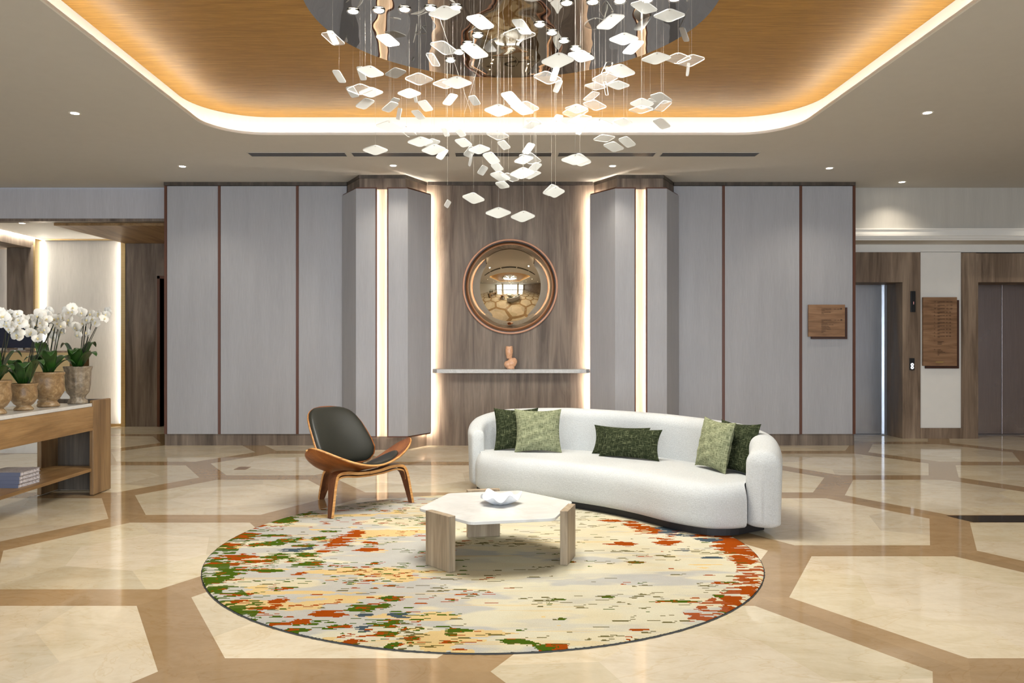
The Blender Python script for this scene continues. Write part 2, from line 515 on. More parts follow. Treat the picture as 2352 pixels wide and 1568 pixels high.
# ------------------------------------------------------------------ ceiling with rounded coffer
CZ = 3.182
def rrect(x0, x1, y0, y1, r, seg=14):
    pts = []
    for cx, cy, a in ((x1 - r, y1 - r, 0), (x0 + r, y1 - r, 90), (x0 + r, y0 + r, 180), (x1 - r, y0 + r, 270)):
        for k in range(seg + 1):
            t = math.radians(a + 90 * k / seg)
            pts.append((cx + r * math.cos(t), cy + r * math.sin(t)))
    return pts
CFX0, CFX1, CFY0, CFY1, CFR = -2.56, 2.80, 2.60, 7.084, 0.48
lip = rrect(CFX0, CFX1, CFY0, CFY1, CFR)
def off_rect(o): return rrect(CFX0 - o, CFX1 + o, CFY0 - o, CFY1 + o, CFR + o)
def plate_with_hole(name, outer, hole, z, t, mats, label):
    bm = bmesh.new()
    loops = []
    for pl in (outer, hole):
        vv = [bm.verts.new((x, y, z)) for x, y in pl]
        loops += [bm.edges.new((vv[i], vv[(i + 1) % len(vv)])) for i in range(len(vv))]
    bmesh.ops.triangle_fill(bm, edges=loops, use_beauty=True)
    for f_ in list(bm.faces):
        if f_.normal.z > 0: f_.normal_flip()
    me = bpy.data.meshes.new(name); bm.to_mesh(me); bm.free()
    me.materials.append(mats)
    o = bpy.data.objects.new(name, me); COL.objects.link(o)
    md = o.modifiers.new('solid', 'SOLIDIFY'); md.thickness = t; md.offset = -1
    return tag(o, label, kind='structure')
XL, XR, YN = -8.6, 8.6, -4.5
plate_with_hole('ceiling', [(XL, YN), (XR, YN), (XR, 9.47), (XL, 9.47)], lip, CZ, 0.012, M['paint_ceiling'],
                'matt beige-white ceiling around the lit coffer')
def ring(name, a, b, za, zb, mat, label=None, parent=None, kind='structure'):
    mb = MB(); n = len(a)
    mb.add([(x, y, za) for x, y in a] + [(x, y, zb) for x, y in b], [(i, (i + 1) % n, n + (i + 1) % n, n + i) for i in range(n)])
    o = mb.build(name, mat, parent)
    if label: tag(o, label, kind=kind)
    return o
def ring_box(name, o0, o1, z0, z1, mat, label=None, kind='structure', parent=None):
    a, b = off_rect(o0), off_rect(o1); n = len(a); mb = MB()
    vs = [(x, y, z0) for x, y in a] + [(x, y, z1) for x, y in a] + [(x, y, z1) for x, y in b] + [(x, y, z0) for x, y in b]
    fs = []
    for q in range(4):
        for i in range(n):
            j = (i + 1) % n
            fs.append((q*n+i, q*n+j, ((q+1)%4)*n+j, ((q+1)%4)*n+i))
    mb.add(vs, fs)
    o = mb.build(name, mat, parent, smooth=False)
    if label: tag(o, label, kind=kind)
    return o
ring_box('trim_1', -0.003, 0.012, CZ - 0.003, CZ + 0.018, M['paint_white'], 'thin white lip around the ceiling coffer')
ring_box('trim_2', 0.15, 0.165, CZ + 0.006, 3.3895, M['paint_white'], 'white glowing inner edge of the ceiling coffer')
led = ring_box('cove_light', 0.022, 0.036, CZ + 0.0125, CZ + 0.0165, M['led'], kind=None)
tag(led, 'warm hidden light strip running round the ceiling coffer', 'cove light')
mb = MB(); pr = off_rect(0.17); mb.prism(pr, 3.39, 3.42)
tag(mb.build('ceiling_coffer', M['gold']), 'gold grasscloth ceiling inside the rounded coffer', kind='structure')
# seams of the grasscloth
# ------------------------------------------------------------------ room shell
def struct(name, mb, mat, label, **k):
    return tag(mb.build(name, mat, **k), label, kind='structure')
struct('wall_left', MB().box((XL - 0.1, YN - 0.2, 0), (XL, 11.6, 3.5)), M['paint_cream'], 'cream side wall of the lobby, left')
struct('wall_right', MB().box((XR, YN - 0.2, 0), (XR + 0.1, 11.6, 3.5)), M['wood_portal'], 'timber-clad side wall of the lobby, right')
# rear wall (behind the camera) with glazed entrance
mb = MB()
mb.box((XL, YN - 0.15, 0), (-8.0, YN, 3.5)); mb.box((8.0, YN - 0.15, 0), (XR, YN, 3.5)); mb.box((-8.0, YN - 0.15, 2.9), (8.0, YN, 3.5))
struct('wall_rear', mb, M['paint_cream'], 'entrance wall with wide glazed front')
mb = MB()
for k in range(11):
    x = -8.0 + k * 1.6
    mb.box((x - 0.05, YN - 0.12, 0.0), (x + 0.05, YN - 0.04, 2.9))
mb.box((-8.0, YN - 0.12, 2.2), (8.0, YN - 0.04, 2.28)); mb.box((-8.0, YN - 0.12, 0.0), (8.0, YN - 0.04, 0.12))
wf = struct('window_1', mb, M['black'], 'dark framed entrance glazing')
g_ = MB().box((-8.0, YN - 0.085, 0.12), (8.0, YN - 0.08, 2.9)).build('window_pane', M['glass'], wf)
# two lobby columns behind the camera (seen in the convex mirror)
for xx in (-3.2, 3.7):
    mb = MB().box((xx - 0.35, -2.2, 0), (xx + 0.35, -1.5, CZ))
    tag(mb.build('column', M['paint_cream']), 'square cream lobby column seen in the round mirror, ' + ('right' if xx < 0 else 'left') + ' one in the reflection', 'column', 'entrance columns')

# main feature wall
Y0 = 9.14
mb = MB()
mb.box((-3.93, 9.16, 0), (-1.60, 9.8, CZ)); mb.box((-1.60, Y0, 0), (2.10, 9.8, CZ)); mb.box((2.10, 9.16, 0), (4.42, 9.8, CZ))
struct('wall_back', mb, M['wood_grey'], 'grey-brown timber feature wall behind the seating')
mb = MB(); mb.box((-3.93, 9.128, 3.142), (-1.72, 9.16, CZ)); mb.box((-0.74, 9.11, 3.142), (1.245, Y0, CZ)); mb.box((2.23, 9.128, 3.142), (4.42, 9.16, CZ))
struct('trim_3', mb, wood('dark_crown', srgb(58, 52, 46), srgb(78, 70, 62), srgb(96, 86, 78)), 'dark timber crown strip along the feature wall top')

def wall_panel(x0, x1, trims, label):
    t = thing('wall_panel', label, 'wall panel', ((x0 + x1) / 2, 9.16, 0.14), 0, 'upholstered panels of the feature wall')
    h = (x1 - x0) / 2
    MB().box((-h, -0.026, 0), (h, 0, 2.995)).build('fabric', M['fabric_panel'], t, bevel=0.003)
    for s in trims:
        MB().box((s - (x0 + x1) / 2 - 0.016, -0.03, 0), (s - (x0 + x1) / 2 + 0.016, 0, 2.998)).build('trim_strip', M['frame_brown'], t)
    return t
wall_panel(-3.893, -3.278, [-3.91, -3.262], 'narrow grey fabric wall panel at the far left end of the timber wall')
wall_panel(-3.246, -2.335, [-2.319], 'widest grey fabric wall panel left of the lit columns')
wall_panel(-2.303, -1.722, [], 'grey fabric wall panel behind the black chair, against the left lit column')
wall_panel(2.226, 2.812, [2.828], 'grey fabric wall panel against the right lit column, behind the sofa')
wall_panel(2.844, 3.745, [3.761], 'widest grey fabric wall panel right of the lit columns')
wall_panel(3.777, 4.388, [4.405], 'narrow grey fabric wall panel carrying the small wooden sign')

def lit_pillar(cx, inner, label):
    t = thing('pillar', label, 'pillar', (cx, Y0, 0), 0, 'lit faceted pillars either side of the round mirror')
    B, Fh, D = 0.478, 0.267, 0.385
    MB().prism([(-B, 0), (-Fh, -D), (Fh, -D), (B, 0)], 0, CZ - 0.001).build('core', M['wood_grey'], t)
    MB().prism([(-B - 0.004, 0), (-Fh - 0.003, -D - 0.012), (Fh + 0.003, -D - 0.012), (B + 0.004, 0)], CZ - 0.04, CZ - 0.0005).build('crown_strip', bpy.data.materials['dark_crown'], t)
    MB().box((-0.10, -D - 0.004, 0.157), (0.10, -D, 3.016)).build('groove_glow_sheet', M['wood_overlit'], t)  # added sheet over the brown core, paled to look flooded with light
    nx, ny = D, (B - Fh)
    ln = math.hypot(nx, ny)
    for s in (-1, 1):
        def side(o, cut, e, g):
            # polyline offset outwards by o; cut = pull-back at the wall end, g = distance of the groove edge
            A = (B + o * nx / ln - cut * (B - Fh) / ln * 0, -e)
            A = (B + o * ln / D, -e) if True else A
            Bc = (Fh + o * (ln - (B - Fh)) / D, -D - o)
            return [A, Bc, (g, -D - o)]
        def solid(o0, o1, g, z0, z1, e, mat, name, par):
            a = side(o0, 0, e, g); b = side(o1, 0, e, g)
            poly = [(s * x, y) for x, y in a] + [(s * x, y) for x, y in reversed(b)]
            return MB().prism(poly, z0, z1).build(name, mat, par)
        ee = 0.052 if s == inner else 0.010
        fr = solid(0.026, 0.047, 0.058, 0.150, 3.030, ee, M['frame_brown'], 'panel_frame', t)
        solid(0.030, 0.053, 0.075, 0.166, 3.014, ee + 0.014, M['fabric_panel'], 'fabric', fr)
        MB().box((s * 0.079, -D - 0.024, 0.16), (s * 0.087, -D - 0.006, 3.01)).build('light_strip', M['led_pillar'], t)
        if s == inner:
            x = B - 0.006
            MB().box((s * (x - 0.010), -0.075, 0.16), (s * (x - 0.002), -0.060, 3.02)).build('light_strip', M['led_recess'], t)
    return t
lit_pillar(-1.2365, 1, 'faceted grey fabric pillar with glowing centre groove, left of the round mirror')
lit_pillar(1.745, -1, 'faceted grey fabric pillar with glowing centre groove, right of the round mirror')

# ------------------------------------------------------------------ left: soffit, alcove, corridor
YL = 9.48
struct('wall_soffit_left', MB().box((XL, YL, 2.80), (-3.93, YL + 0.12, CZ)), M['fabric_soffit'], 'pale blue-grey bulkhead above the left alcove')
struct('trim_4', MB().box((XL, YL - 0.005, 2.765), (-3.93, YL + 0.12, 2.80)), M['wood_grey'], 'timber edge strip under the left bulkhead')
struct('ceiling_alcove', MB().box((-6.75, YL + 0.1, 2.81), (-3.93, 11.6, 2.86)), M['paint_white'], 'white lowered ceiling of the left alcove')
struct('trim_5', MB().prism([(-5.54, 9.62), (-3.93, 9.62), (-3.93, 11.4), (-5.44, 11.4)], 2.735, 2.81), M['wood_warm'], 'timber ceiling board over the corridor opening')
struct('ceiling_alcove_2', MB().box((XL, YL + 0.1, 2.66), (-6.80, 11.6, 2.86)), M['wood_grey'], 'lowered timber ceiling at the far left')
tag(MB().box((-6.80, YL + 0.12, 2.805), (-6.76, 11.38, 2.85)).build('light_line', M['led_alcove']), 'white light line along the alcove ceiling edge', 'strip light')
mb = MB(); mb.box((-8.6, 11.4, 0), (-5.45, 11.6, 2.9))
struct('wall_alcove', mb, M['fabric_alcove'], 'ivory papered back wall of the left alcove')
mb = MB()
mb.box((-5.46, 11.30, 0), (-4.92, 11.6, 2.8)); mb.box((-4.92, 11.30, 2.21), (-3.93, 11.6, 2.8))
struct('wall_corridor', mb, M['wood_grey'], 'grey-brown timber wall beside the dark corridor door')
mb = MB(); mb.box((-3.93, 9.8, 0), (-3.90, 11.6, 3.1))
struct('wall_corridor_side', mb, M['wood_grey'], 'side of the feature wall facing the corridor')
mb = MB(); mb.box((-4.92, 11.46, 0), (-4.40, 11.5, 2.21)); mb.box((-4.39, 11.46, 0), (-3.93, 11.5, 2.21))
d1 = struct('door_1', mb, wood('dark_door', srgb(48, 36, 28), srgb(64, 50, 40), srgb(78, 62, 50)), 'dark timber corridor door at the left')
mb = MB(); mb.box((-4.96, 11.285, 0), (-4.92, 11.46, 2.25)); mb.box((-4.96, 11.285, 2.21), (-3.93, 11.46, 2.25))
mb.build('door_frame', M['frame_brown'], d1)
mb = MB(); mb.box((-5.50, 11.285, 0), (-5.435, 11.305, 2.80)); mb.box((-5.455, 11.3, 0), (-5.435, 11.4, 2.80)); mb.box((-6.72, 11.34, 0.0), (-5.46, 11.4, 0.035)); mb.box((-6.74, 11.34, 2.79), (-5.46, 11.4, 2.81))
struct('trim_6', mb, M['brass'], 'brass-coloured frame round the glowing ivory wall')
struct('wall_pier', MB().box((-7.16, 11.22, 0), (-6.76, 11.40, 2.70)), M['wood_grey'], 'timber pier between the two glowing ivory wall areas')
struct('trim_7', MB().box((-6.76, 11.21, 0), (-6.735, 11.40, 2.80)), M['brass'], 'brass edge on the timber pier')
for x, lab in ((-5.478, 'vertical light strip at the right edge of the ivory alcove wall'), (-6.728, 'vertical light strip beside the timber pier, right of it'), (-7.175, 'vertical light strip beside the timber pier, left of it')):
    tag(MB().box((x - 0.006, 11.34 if x > -6 else 11.385, 0.04), (x + 0.006, 11.36 if x > -6 else 11.40, 2.78 if x > -7 else 2.65)).build('light_strip', M['led_alcove']), lab, 'strip light')

# ------------------------------------------------------------------ right: lift lobby
YR = 9.46
struct('wall_soffit_right', MB().box((4.42, YR, 2.67), (XR, YR + 0.2, CZ)), M['fabric_beige'], 'pale beige bulkhead above the lift lobby')
mb = MB(); mb.box((4.42, YR - 0.03, 2.655), (XR, YR + 0.2, 2.672)); mb.box((4.42, YR - 0.015, 2.60), (XR, YR + 0.2, 2.655))
mb.box((4.42, YR - 0.04, 2.575), (XR, YR + 0.2, 2.60)); mb.box((4.42, YR - 0.02, 2.545), (XR, YR + 0.3, 2.575)); mb.box((4.42, YR, 2.525), (XR, YR + 0.4, 2.545))
struct('trim_8', mb, M['paint_white'], 'stepped white moulding under the right bulkhead')
struct('wall_lift', MB().box((5.612, 9.86, 0), (6.148, 10.30, 2.43)), M['paint_white'], 'white wall between the two lifts')
struct('wall_lift_upper', MB().box((3.9, 9.86, 2.426), (XR, 10.30, 2.6)), M['paint_white'], 'white wall band above the lifts')
struct('wall_lift_back', MB().box((3.8, 10.34, 0), (XR, 10.6, 3.0)), M['black'], 'dark shaft wall behind the lifts')
struct('baseboard_lift', MB().box((5.61, 9.835, 0), (6.15, 9.86, 0.137)), M['wood_portal'], 'timber skirting between the lifts')

def lift(name_label, x0, x1, post_l, post_r, mat, seams, zt):
    t = thing('lift_entrance', name_label, 'lift', ((x0 + x1) / 2, 9.84, 0), 0, 'lifts')
    c = (x0 + x1) / 2
    mb = MB()
    for a, b_ in post_l + post_r: mb.box((a - c, 0, 0), (b_ - c, 0.47, zt))
    mb.box((x0 - c, 0, 2.033), (x1 - c, 0.47, zt))
    mb.build('surround', M['wood_portal'], t)
    prev = x0
    for s in seams + [x1]:
        MB().box((prev - c + 0.003, 0.42, 0.012), (s - c - 0.003, 0.45, 2.035)).build('door_leaf', mat, t, bevel=0.002)
        prev = s
    for a, b_ in ((x1 - c - 0.035, x1 - c - 0.001), (x0 - c + 0.001, x0 - c + 0.035)): MB().box((a, 0.385, 0), (b_, 0.42, 2.033)).build('steel_jamb', mat, t)
    MB().box((x0 - c, 0.36, 0.0005), (x1 - c, 0.47, 0.010)).build('sill', M['steel'], t)
    return t
l1 = lift('left lift with cool brushed steel doors in a timber surround', 4.10, 5.376, [(3.95, 4.10)], [(5.376, 5.61)], M['steel'], [4.70], 2.424)
l2 = lift('right lift with warm dark steel doors, cut by the picture edge', 6.36, 7.72, [(6.33, 6.36)], [(7.72, 7.95)], M['steel_warm'], [6.52, 6.95], 2.41)
MB().box((6.15 - 7.04, -0.012, 0), (6.325 - 7.04, 0.40, 2.415)).build('projecting_post', M['wood_portal'], l2)
# lobby wall beyond the second lift
struct('wall_lift_end', MB().box((7.955, 9.86, 0), (XR, 10.3, 2.424)), M['paint_white'], 'white wall beyond the right lift')

# ---- lettering
def lettering(lines, mat, parent, name='lettering', yoff=0.0):
    """lines: (text, x, z, size) facing -Y, as one thin mesh"""
    mb = MB()
    for txt, x, z, size in lines:
        cu = bpy.data.curves.new('t', 'FONT'); cu.body = txt; cu.size = size; cu.extrude = 0.0006; cu.resolution_u = 2
        o = bpy.data.objects.new('t', cu); COL.objects.link(o)
        bpy.context.view_layer.update()
        me = bpy.data.meshes.new_from_object(o.evaluated_get(bpy.context.evaluated_depsgraph_get()))
        mb.add([(x + v.co.x, yoff - v.co.z, z + v.co.y) for v in me.vertices], [tuple(p.vertices) for p in me.polygons])
        bpy.data.objects.remove(o); bpy.data.curves.remove(cu); bpy.data.meshes.remove(me)
    return mb.build(name, mat, parent)

def arrow(mb, x, z, s, d):
    mb.add([(x - s * d, 0, z - 0.15 * s), (x + 0.1 * s * d, 0, z - 0.15 * s), (x + 0.1 * s * d, 0, z + 0.15 * s), (x - s * d, 0, z + 0.15 * s)], [(0, 1, 2, 3) if d > 0 else (3, 2, 1, 0)])
    mb.add([(x, 0, z - 0.75 * s), (x + s * d, 0, z), (x, 0, z + 0.75 * s)], [(0, 1, 2) if d > 0 else (2, 1, 0)])

t = thing('directory_sign', 'tall wooden floor directory board on the white wall between the lifts', 'sign', (5.85, 9.86, 0.946))
MB().box((-0.175, -0.02, -0.035), (0.262, 0, 0.855)).build('backing_board', M['sign_back'], t)
MB().box((-0.22, -0.046, 0), (0.22, -0.02, 0.891)).build('face_board', M['wood_sign'], t, bevel=0.002)
rows = [('12', 1201, 1228), ('11', 1101, 1128), ('10', 1001, 1028), ('9', 901, 928), ('8', 801, 828), ('7', 701, 728), ('6', 601, 628), ('5', 501, 528), ('4', 401, 428), ('3', 301, 328), ('2', 201, 228)]
L = []
for k, (nm, a, b_) in enumerate(rows):
    z = 0.825 - k * 0.0445
    L += [(nm, -0.08, z, 0.022), ('GUESTROOMS', -0.035, z, 0.0145), ('%d - %d' % (a, b_), 0.075, z, 0.017), ('SUITES', -0.035, z - 0.014, 0.010)]
for k, w_ in enumerate(['RESTAURANT', 'TERRACE', 'LOUNGE']): L.append((w_, -0.035, 0.825 - 12 * 0.0445 - 0.017 * k + 0.02, 0.0135))
L += [('1', -0.08, 0.312, 0.022), ('LOBBY', -0.035, 0.205, 0.0145)]
L += [(w_, -0.035, 0.205 - 0.017 * (k + 1), 0.0125) for k, w_ in enumerate(['RECEPTION', 'MEETING ROOMS', 'LIFTS', 'BAR'])] + [('G', -0.08, 0.205, 0.022)]
for q in L: lettering([q], M['ink'], t, 'word', yoff=-0.0475)
MB().box((-0.06, -0.050, 0.04), (0.04, -0.046, 0.058)).build('plaque', M['plaque'], t)

t = thing('wayfinding_sign', 'small square wooden sign with two arrows on the grey fabric panel', 'sign', (4.055, 9.13, 1.316))
MB().box((-0.175, -0.018, -0.028), (0.258, 0, 0.352)).build('backing_board', M['sign_back'], t)
MB().box((-0.219, -0.042, 0), (0.219, -0.018, 0.384)).build('face_board', M['wood_sign'], t, bevel=0.002)
L = [('GUESTROOMS', -0.065, 0.325, 0.018), ('101 - 109', 0.085, 0.325, 0.016), ('SUITES', -0.065, 0.308, 0.014), ('MEETING ROOMS', -0.065, 0.287, 0.014), ('LIFTS', -0.065, 0.270, 0.014),
     ('GUESTROOMS', -0.065, 0.192, 0.018), ('110 - 118', 0.085, 0.192, 0.016)]
L += [(w_, -0.065, 0.175 - 0.0185 * k, 0.0135) for k, w_ in enumerate(['BAR', 'RECEPTION', 'RESTAURANT AND BAR', 'BUSINESS AREA', 'SWIMMING POOL', 'GARDEN TERRACE', 'TOILETS', 'SPA'])]
for q in L: lettering([q], M['ink'], t, 'word', yoff=-0.0435)
for ar in ((0.168, 0.334, 0.015, 1), (0.176, 0.200, 0.015, -1)):
    mb = MB(); arrow(mb, *ar); mb.build('arrow', M['ink_black'], t, solid=0.001, offset=0, loc=(0, -0.0445, 0))

t = thing('lift_indicator', 'slim black lift position display on the timber post', 'display', (5.507, 9.84, 1.645))
MB().box((-0.031, -0.015, 0), (0.031, 0, 0.272)).build('case', M['black'], t, bevel=0.003)
lettering([('1', -0.008, 0.10, 0.05)], M['red_glow'], t, 'digit', yoff=-0.0165)
t = thing('lift_call_panel', 'black lift call panel with two glowing white buttons', 'call panel', (5.495, 9.84, 0.89))
MB().box((-0.031, -0.012, 0), (0.031, 0, 0.156)).build('case', M['black'], t, bevel=0.002)
for z in (0.034, 0.072):
    bt = MB().lathe([(0.019, 0), (0.021, 0.002), (0.019, 0.005)], 24).build('button', M['button_glow'], t, loc=(0, -0.0125, z))
    bt.rotation_euler = (PI / 2, 0, 0)
    mb = MB(); s_ = 1 if z > 0.05 else -1
    mb.add([(-0.009, 0, -0.006 * s_), (0.009, 0, -0.006 * s_), (0, 0, 0.009 * s_)], [(0, 1, 2)])
    a_ = mb.build('arrow', M['ink_black'], bt); a_.rotation_euler = (-PI / 2, 0, 0); a_.location = (0, 0, 0.0065)

# ------------------------------------------------------------------ ceiling fittings
def downlight(x, y, z, label, energy=K_DOWN, ang=120):
    t = thing('downlight', label, 'downlight', (x, y, z), 0, 'recessed ceiling downlights')
    MB().lathe([(0.034, -0.0005), (0.046, -0.004), (0.05, 0.0)], 28, cap=False).build('rim', M['paint_white'], t, smooth=True)
    MB().lathe([(0.001, -0.001), (0.034, -0.001)], 28, cap=False).build('lens', M['down'], t)
    sp = light('downlight_beam', 'SPOT', (0, 0, -0.01), energy, (1.0, 0.89, 0.72), spot_size=math.radians(ang), spot_blend=0.8, shadow_soft_size=0.04)
    sp.parent = t
    return t
DL = [(-3.527, 6.435, 'nearer downlight in the ceiling left of the coffer'), (-3.383, 8.336, 'downlight over the left grey fabric panels'),
      (3.72, 6.423, 'nearer downlight in the ceiling right of the coffer'), (3.785, 8.417, 'downlight over the right grey fabric panels'),
      (4.98, 9.13, 'downlight close to the beige bulkhead by the lifts'), (-1.055, 8.296, 'downlight in front of the left lit pillar'),
      (1.355, 8.316, 'downlight in front of the right lit pillar')]
for x, y, l_ in DL: downlight(x, y, CZ - 0.001, l_)
for x, y, l_ in [(-3.5, 4.5, 'left of the coffer, above the console table'), (-3.5, 2.5, 'left of the coffer, at its entrance end'), (3.75, 4.5, 'right of the coffer, abreast of the sofa'),
                 (3.75, 2.5, 'right of the coffer, at its entrance end'), (-3.5, 0.3, 'halfway to the entrance, left side'), (3.75, 0.3, 'halfway to the entrance, right side'),
                 (0.1, 0.6, 'halfway to the entrance, in the middle'), (6.4, 6.4, 'far right, near the right side wall'), (-6.2, 6.4, 'far left, near the left side wall'),
                 (7.0, 8.9, 'in front of the right lift'), (-6.0, 8.6, 'above the reception desk')]:
    downlight(x, y, CZ - 0.001, 'added out-of-frame downlight ' + l_)  # extra lamps out of frame, added for the light they give
downlight(-6.11, 9.89, 2.809, 'downlight in the white alcove ceiling at the far left')
for k in range(5):
    x0 = -2.475 + k * 1.063
    names = ['leftmost', 'second from left', 'middle', 'second from right', 'rightmost']
    t = thing('ceiling_vent', '%s slim slotted air vent in the ceiling behind the coffer' % names[k], 'air vent', (x0 + 0.495, 7.816, CZ - 0.001), 0, 'linear ceiling vents')
    MB().box((-0.495, -0.075, -0.0015), (0.495, 0.075, 0)).build('slot', M['black'], t)
    mb = MB(); mb.box((-0.50, -0.080, -0.003), (0.50, -0.074, 0)); mb.box((-0.50, 0.074, -0.003), (0.50, 0.080, 0)); mb.box((-0.505, -0.080, -0.003), (-0.497, 0.080, 0)); mb.box((0.497, -0.080, -0.003), (0.505, 0.080, 0))
    mb.build('frame', M['paint_ceiling'], t)
    mb = MB()
    for yy in (-0.03, 0.0, 0.03): mb.box((-0.495, yy - 0.002, -0.003), (0.495, yy + 0.002, -0.001))
    mb.build('slats', plain('vent_grey', (0.18, 0.16, 0.14), 0.5) if k == 0 else bpy.data.materials['vent_grey'], t)

# ------------------------------------------------------------------ chandelier
DC, DR = (0.138, 4.84), 1.313
CHZ = 3.388
chand = thing('chandelier', 'large chandelier of hanging white and clear acrylic squares under a mirrored disc', 'chandelier', (DC[0], DC[1], CHZ))
can = MB().lathe([(DR, -0.004), (DR, 0.0)], 128).build('mirror_disc', M['mirror_ceiling'], chand)
rim_me = MB().lathe([(0.030, -0.002), (0.041, -0.010), (0.043, -0.004)], 24, cap=False)
lens_me = MB().lathe([(0.0005, -0.005), (0.030, -0.005)], 24, cap=False)
first = None
for arm in range(6):
    a = math.radians(175 - 60 * arm)
    for r in (0.355, 0.52, 0.69, 0.86, 1.03):
        loc = (r * math.cos(a), r * math.sin(a), -0.004)
        if first is None:
            first = rim_me.build('spotlight', M['chrome'], chand, smooth=True, loc=loc)
            fl = lens_me.build('lens', M['spot'], first)
        else:
            o = first.copy(); COL.objects.link(o); o.location = loc
            q = fl.copy(); COL.objects.link(q); q.parent = o
PL = '''c 764 74 793 101 737 77;w 764 71 779 101 750 71;w 789 62 798 96 779 61;w 843 -3 856 13 822 -3;w 891 78 919 102 863 83;c 905 92 894 125 893 92;w 956 105 950 140 949 105;c 959 47 980 76 933 49
c 976 -4 985 8 954 -4;w 993 -5 1021 13 968 -3;w 1020 13 1059 26 983 33;w 1103 33 1136 61 1070 40;w 1093 65 1103 86 1076 65;c 1019 94 1053 120 987 100;w 1089 100 1123 128 1056 107;w 1120 89 1141 117 1098 91;c 995 123 1011 151 978 123
w 1224 21 1243 40 1204 25;w 1200 45 1222 77 1175 46;c 1192 63 1232 79 1154 78;w 1289 5 1296 31 1285 6;c 1377 37 1359 60 1357 37;w 1420 28 1447 42 1392 40;w 1404 33 1436 36 1369 64;w 1284 121 1320 137 1242 142;w 1338 115 1366 134 1303 124
w 1479 0 1511 23 1447 9;w 1538 20 1575 34 1500 37;w 1497 37 1475 69 1477 37;w 1471 62 1461 90 1459 62;w 1434 75 1468 88 1398 91;w 1480 96 1453 124 1456 94;w 1509 120 1543 131 1472 137;c 1558 121 1589 133 1524 135;c 1589 125 1620 134 1553 145;w 1572 63 1583 94 1560 64;w 1584 145 1581 174 1579 145
w 779 162 795 189 763 162;w 852 151 883 171 819 158;w 832 153 842 183 819 154;w 907 155 934 164 883 171;c 962 167 996 183 929 180;c 827 192 858 205 796 205;c 811 198 825 221 794 201;w 852 200 881 212 823 212;w 839 225 861 232 816 244;w 898 233 916 239 876 252;w 904 224 919 228 895 235;w 940 203 968 215 912 214;w 954 210 959 235 948 210;w 923 250 918 275 915 248
c 1021 181 1052 193 993 192;w 1050 175 1085 191 1014 188;w 978 230 995 252 959 234;w 1034 215 1052 219 1016 238;w 1091 219 1104 239 1075 222;c 961 253 978 272 944 255;w 1146 239 1179 255 1111 252
w 1175 210 1199 237 1150 216;w 1199 237 1227 258 1171 243;c 1209 232 1239 249 1180 243;c 1255 163 1291 182 1224 175;w 1285 155 1275 186 1273 154;w 1292 186 1281 213 1281 183;c 1325 239 1352 250 1297 249;c 1322 241 1353 253 1291 260;c 1334 263 1361 269 1304 279
c 1408 143 1395 171 1393 143;w 1427 147 1460 168 1392 158;c 1391 165 1420 178 1359 183;w 1420 185 1447 196 1393 195;c 1368 189 1393 200 1342 196;c 1392 188 1397 218 1386 188;c 1361 210 1378 214 1339 229;c 1365 229 1394 245 1338 238;w 1518 212 1545 231 1492 220;w 1474 225 1503 238 1446 238;w 1477 234 1507 233 1472 238;c 1473 242 1502 250 1443 253;c 1493 225 1517 239 1476 241;c 1524 231 1544 235 1502 252
w 1377 272 1409 286 1344 283;w 1433 270 1454 283 1409 278;w 1520 270 1541 290 1499 277;c 1382 309 1414 314 1362 321;w 1410 325 1434 341 1385 333;w 1440 313 1461 332 1420 320;w 1321 354 1353 366 1288 367;w 1332 352 1359 372 1305 362;w 1278 275 1306 291 1251 284;w 1276 282 1265 305 1264 280;w 1294 266 1281 286 1278 263;w 1228 270 1245 284 1206 275;w 1221 278 1240 282 1200 292;w 1345 290 1333 310 1334 287;w 1229 332 1214 354 1214 328;c 1219 350 1244 370 1191 357;w 1203 356 1226 362 1180 371;w 1229 373 1245 378 1213 389;w 1201 384 1229 395 1170 400;w 1233 393 1243 397 1206 407
w 1067 317 1085 333 1044 322;w 1102 332 1127 342 1075 344;w 1080 335 1096 342 1064 355;w 1085 356 1080 382 1081 353;w 1129 349 1149 371 1108 355;w 1143 373 1157 389 1127 379;w 1149 393 1173 410 1125 400;w 1158 416 1171 429 1137 420;c 1167 397 1193 412 1150 402;w 1108 379 1121 385 1096 397;w 1158 322 1173 339 1142 327;c 1142 298 1170 313 1116 307
w 894 277 927 293 862 288;c 933 288 958 310 914 293;w 862 333 892 345 832 344;w 966 314 996 325 935 326;w 991 318 1012 325 971 332;w 998 331 1025 342 967 345;w 1030 345 1015 367 1016 340;w 1040 276 1069 287 1012 288;w 1025 294 1033 312 1014 295;c 1059 296 1071 311 1046 300
w 1028 458 1036 464 1020 472;w 1088 442 1114 459 1061 451;w 1145 476 1175 488 1114 489;w 1203 484 1230 496 1172 498;w 1267 423 1284 430 1246 443;w 1276 428 1298 439 1252 443'''
plates = []
for tok in PL.replace('\n', ';').split(';'):
    q = tok.split(); plates.append((q[0],) + tuple(float(v) for v in q[1:]))
NB = 0
spec = []
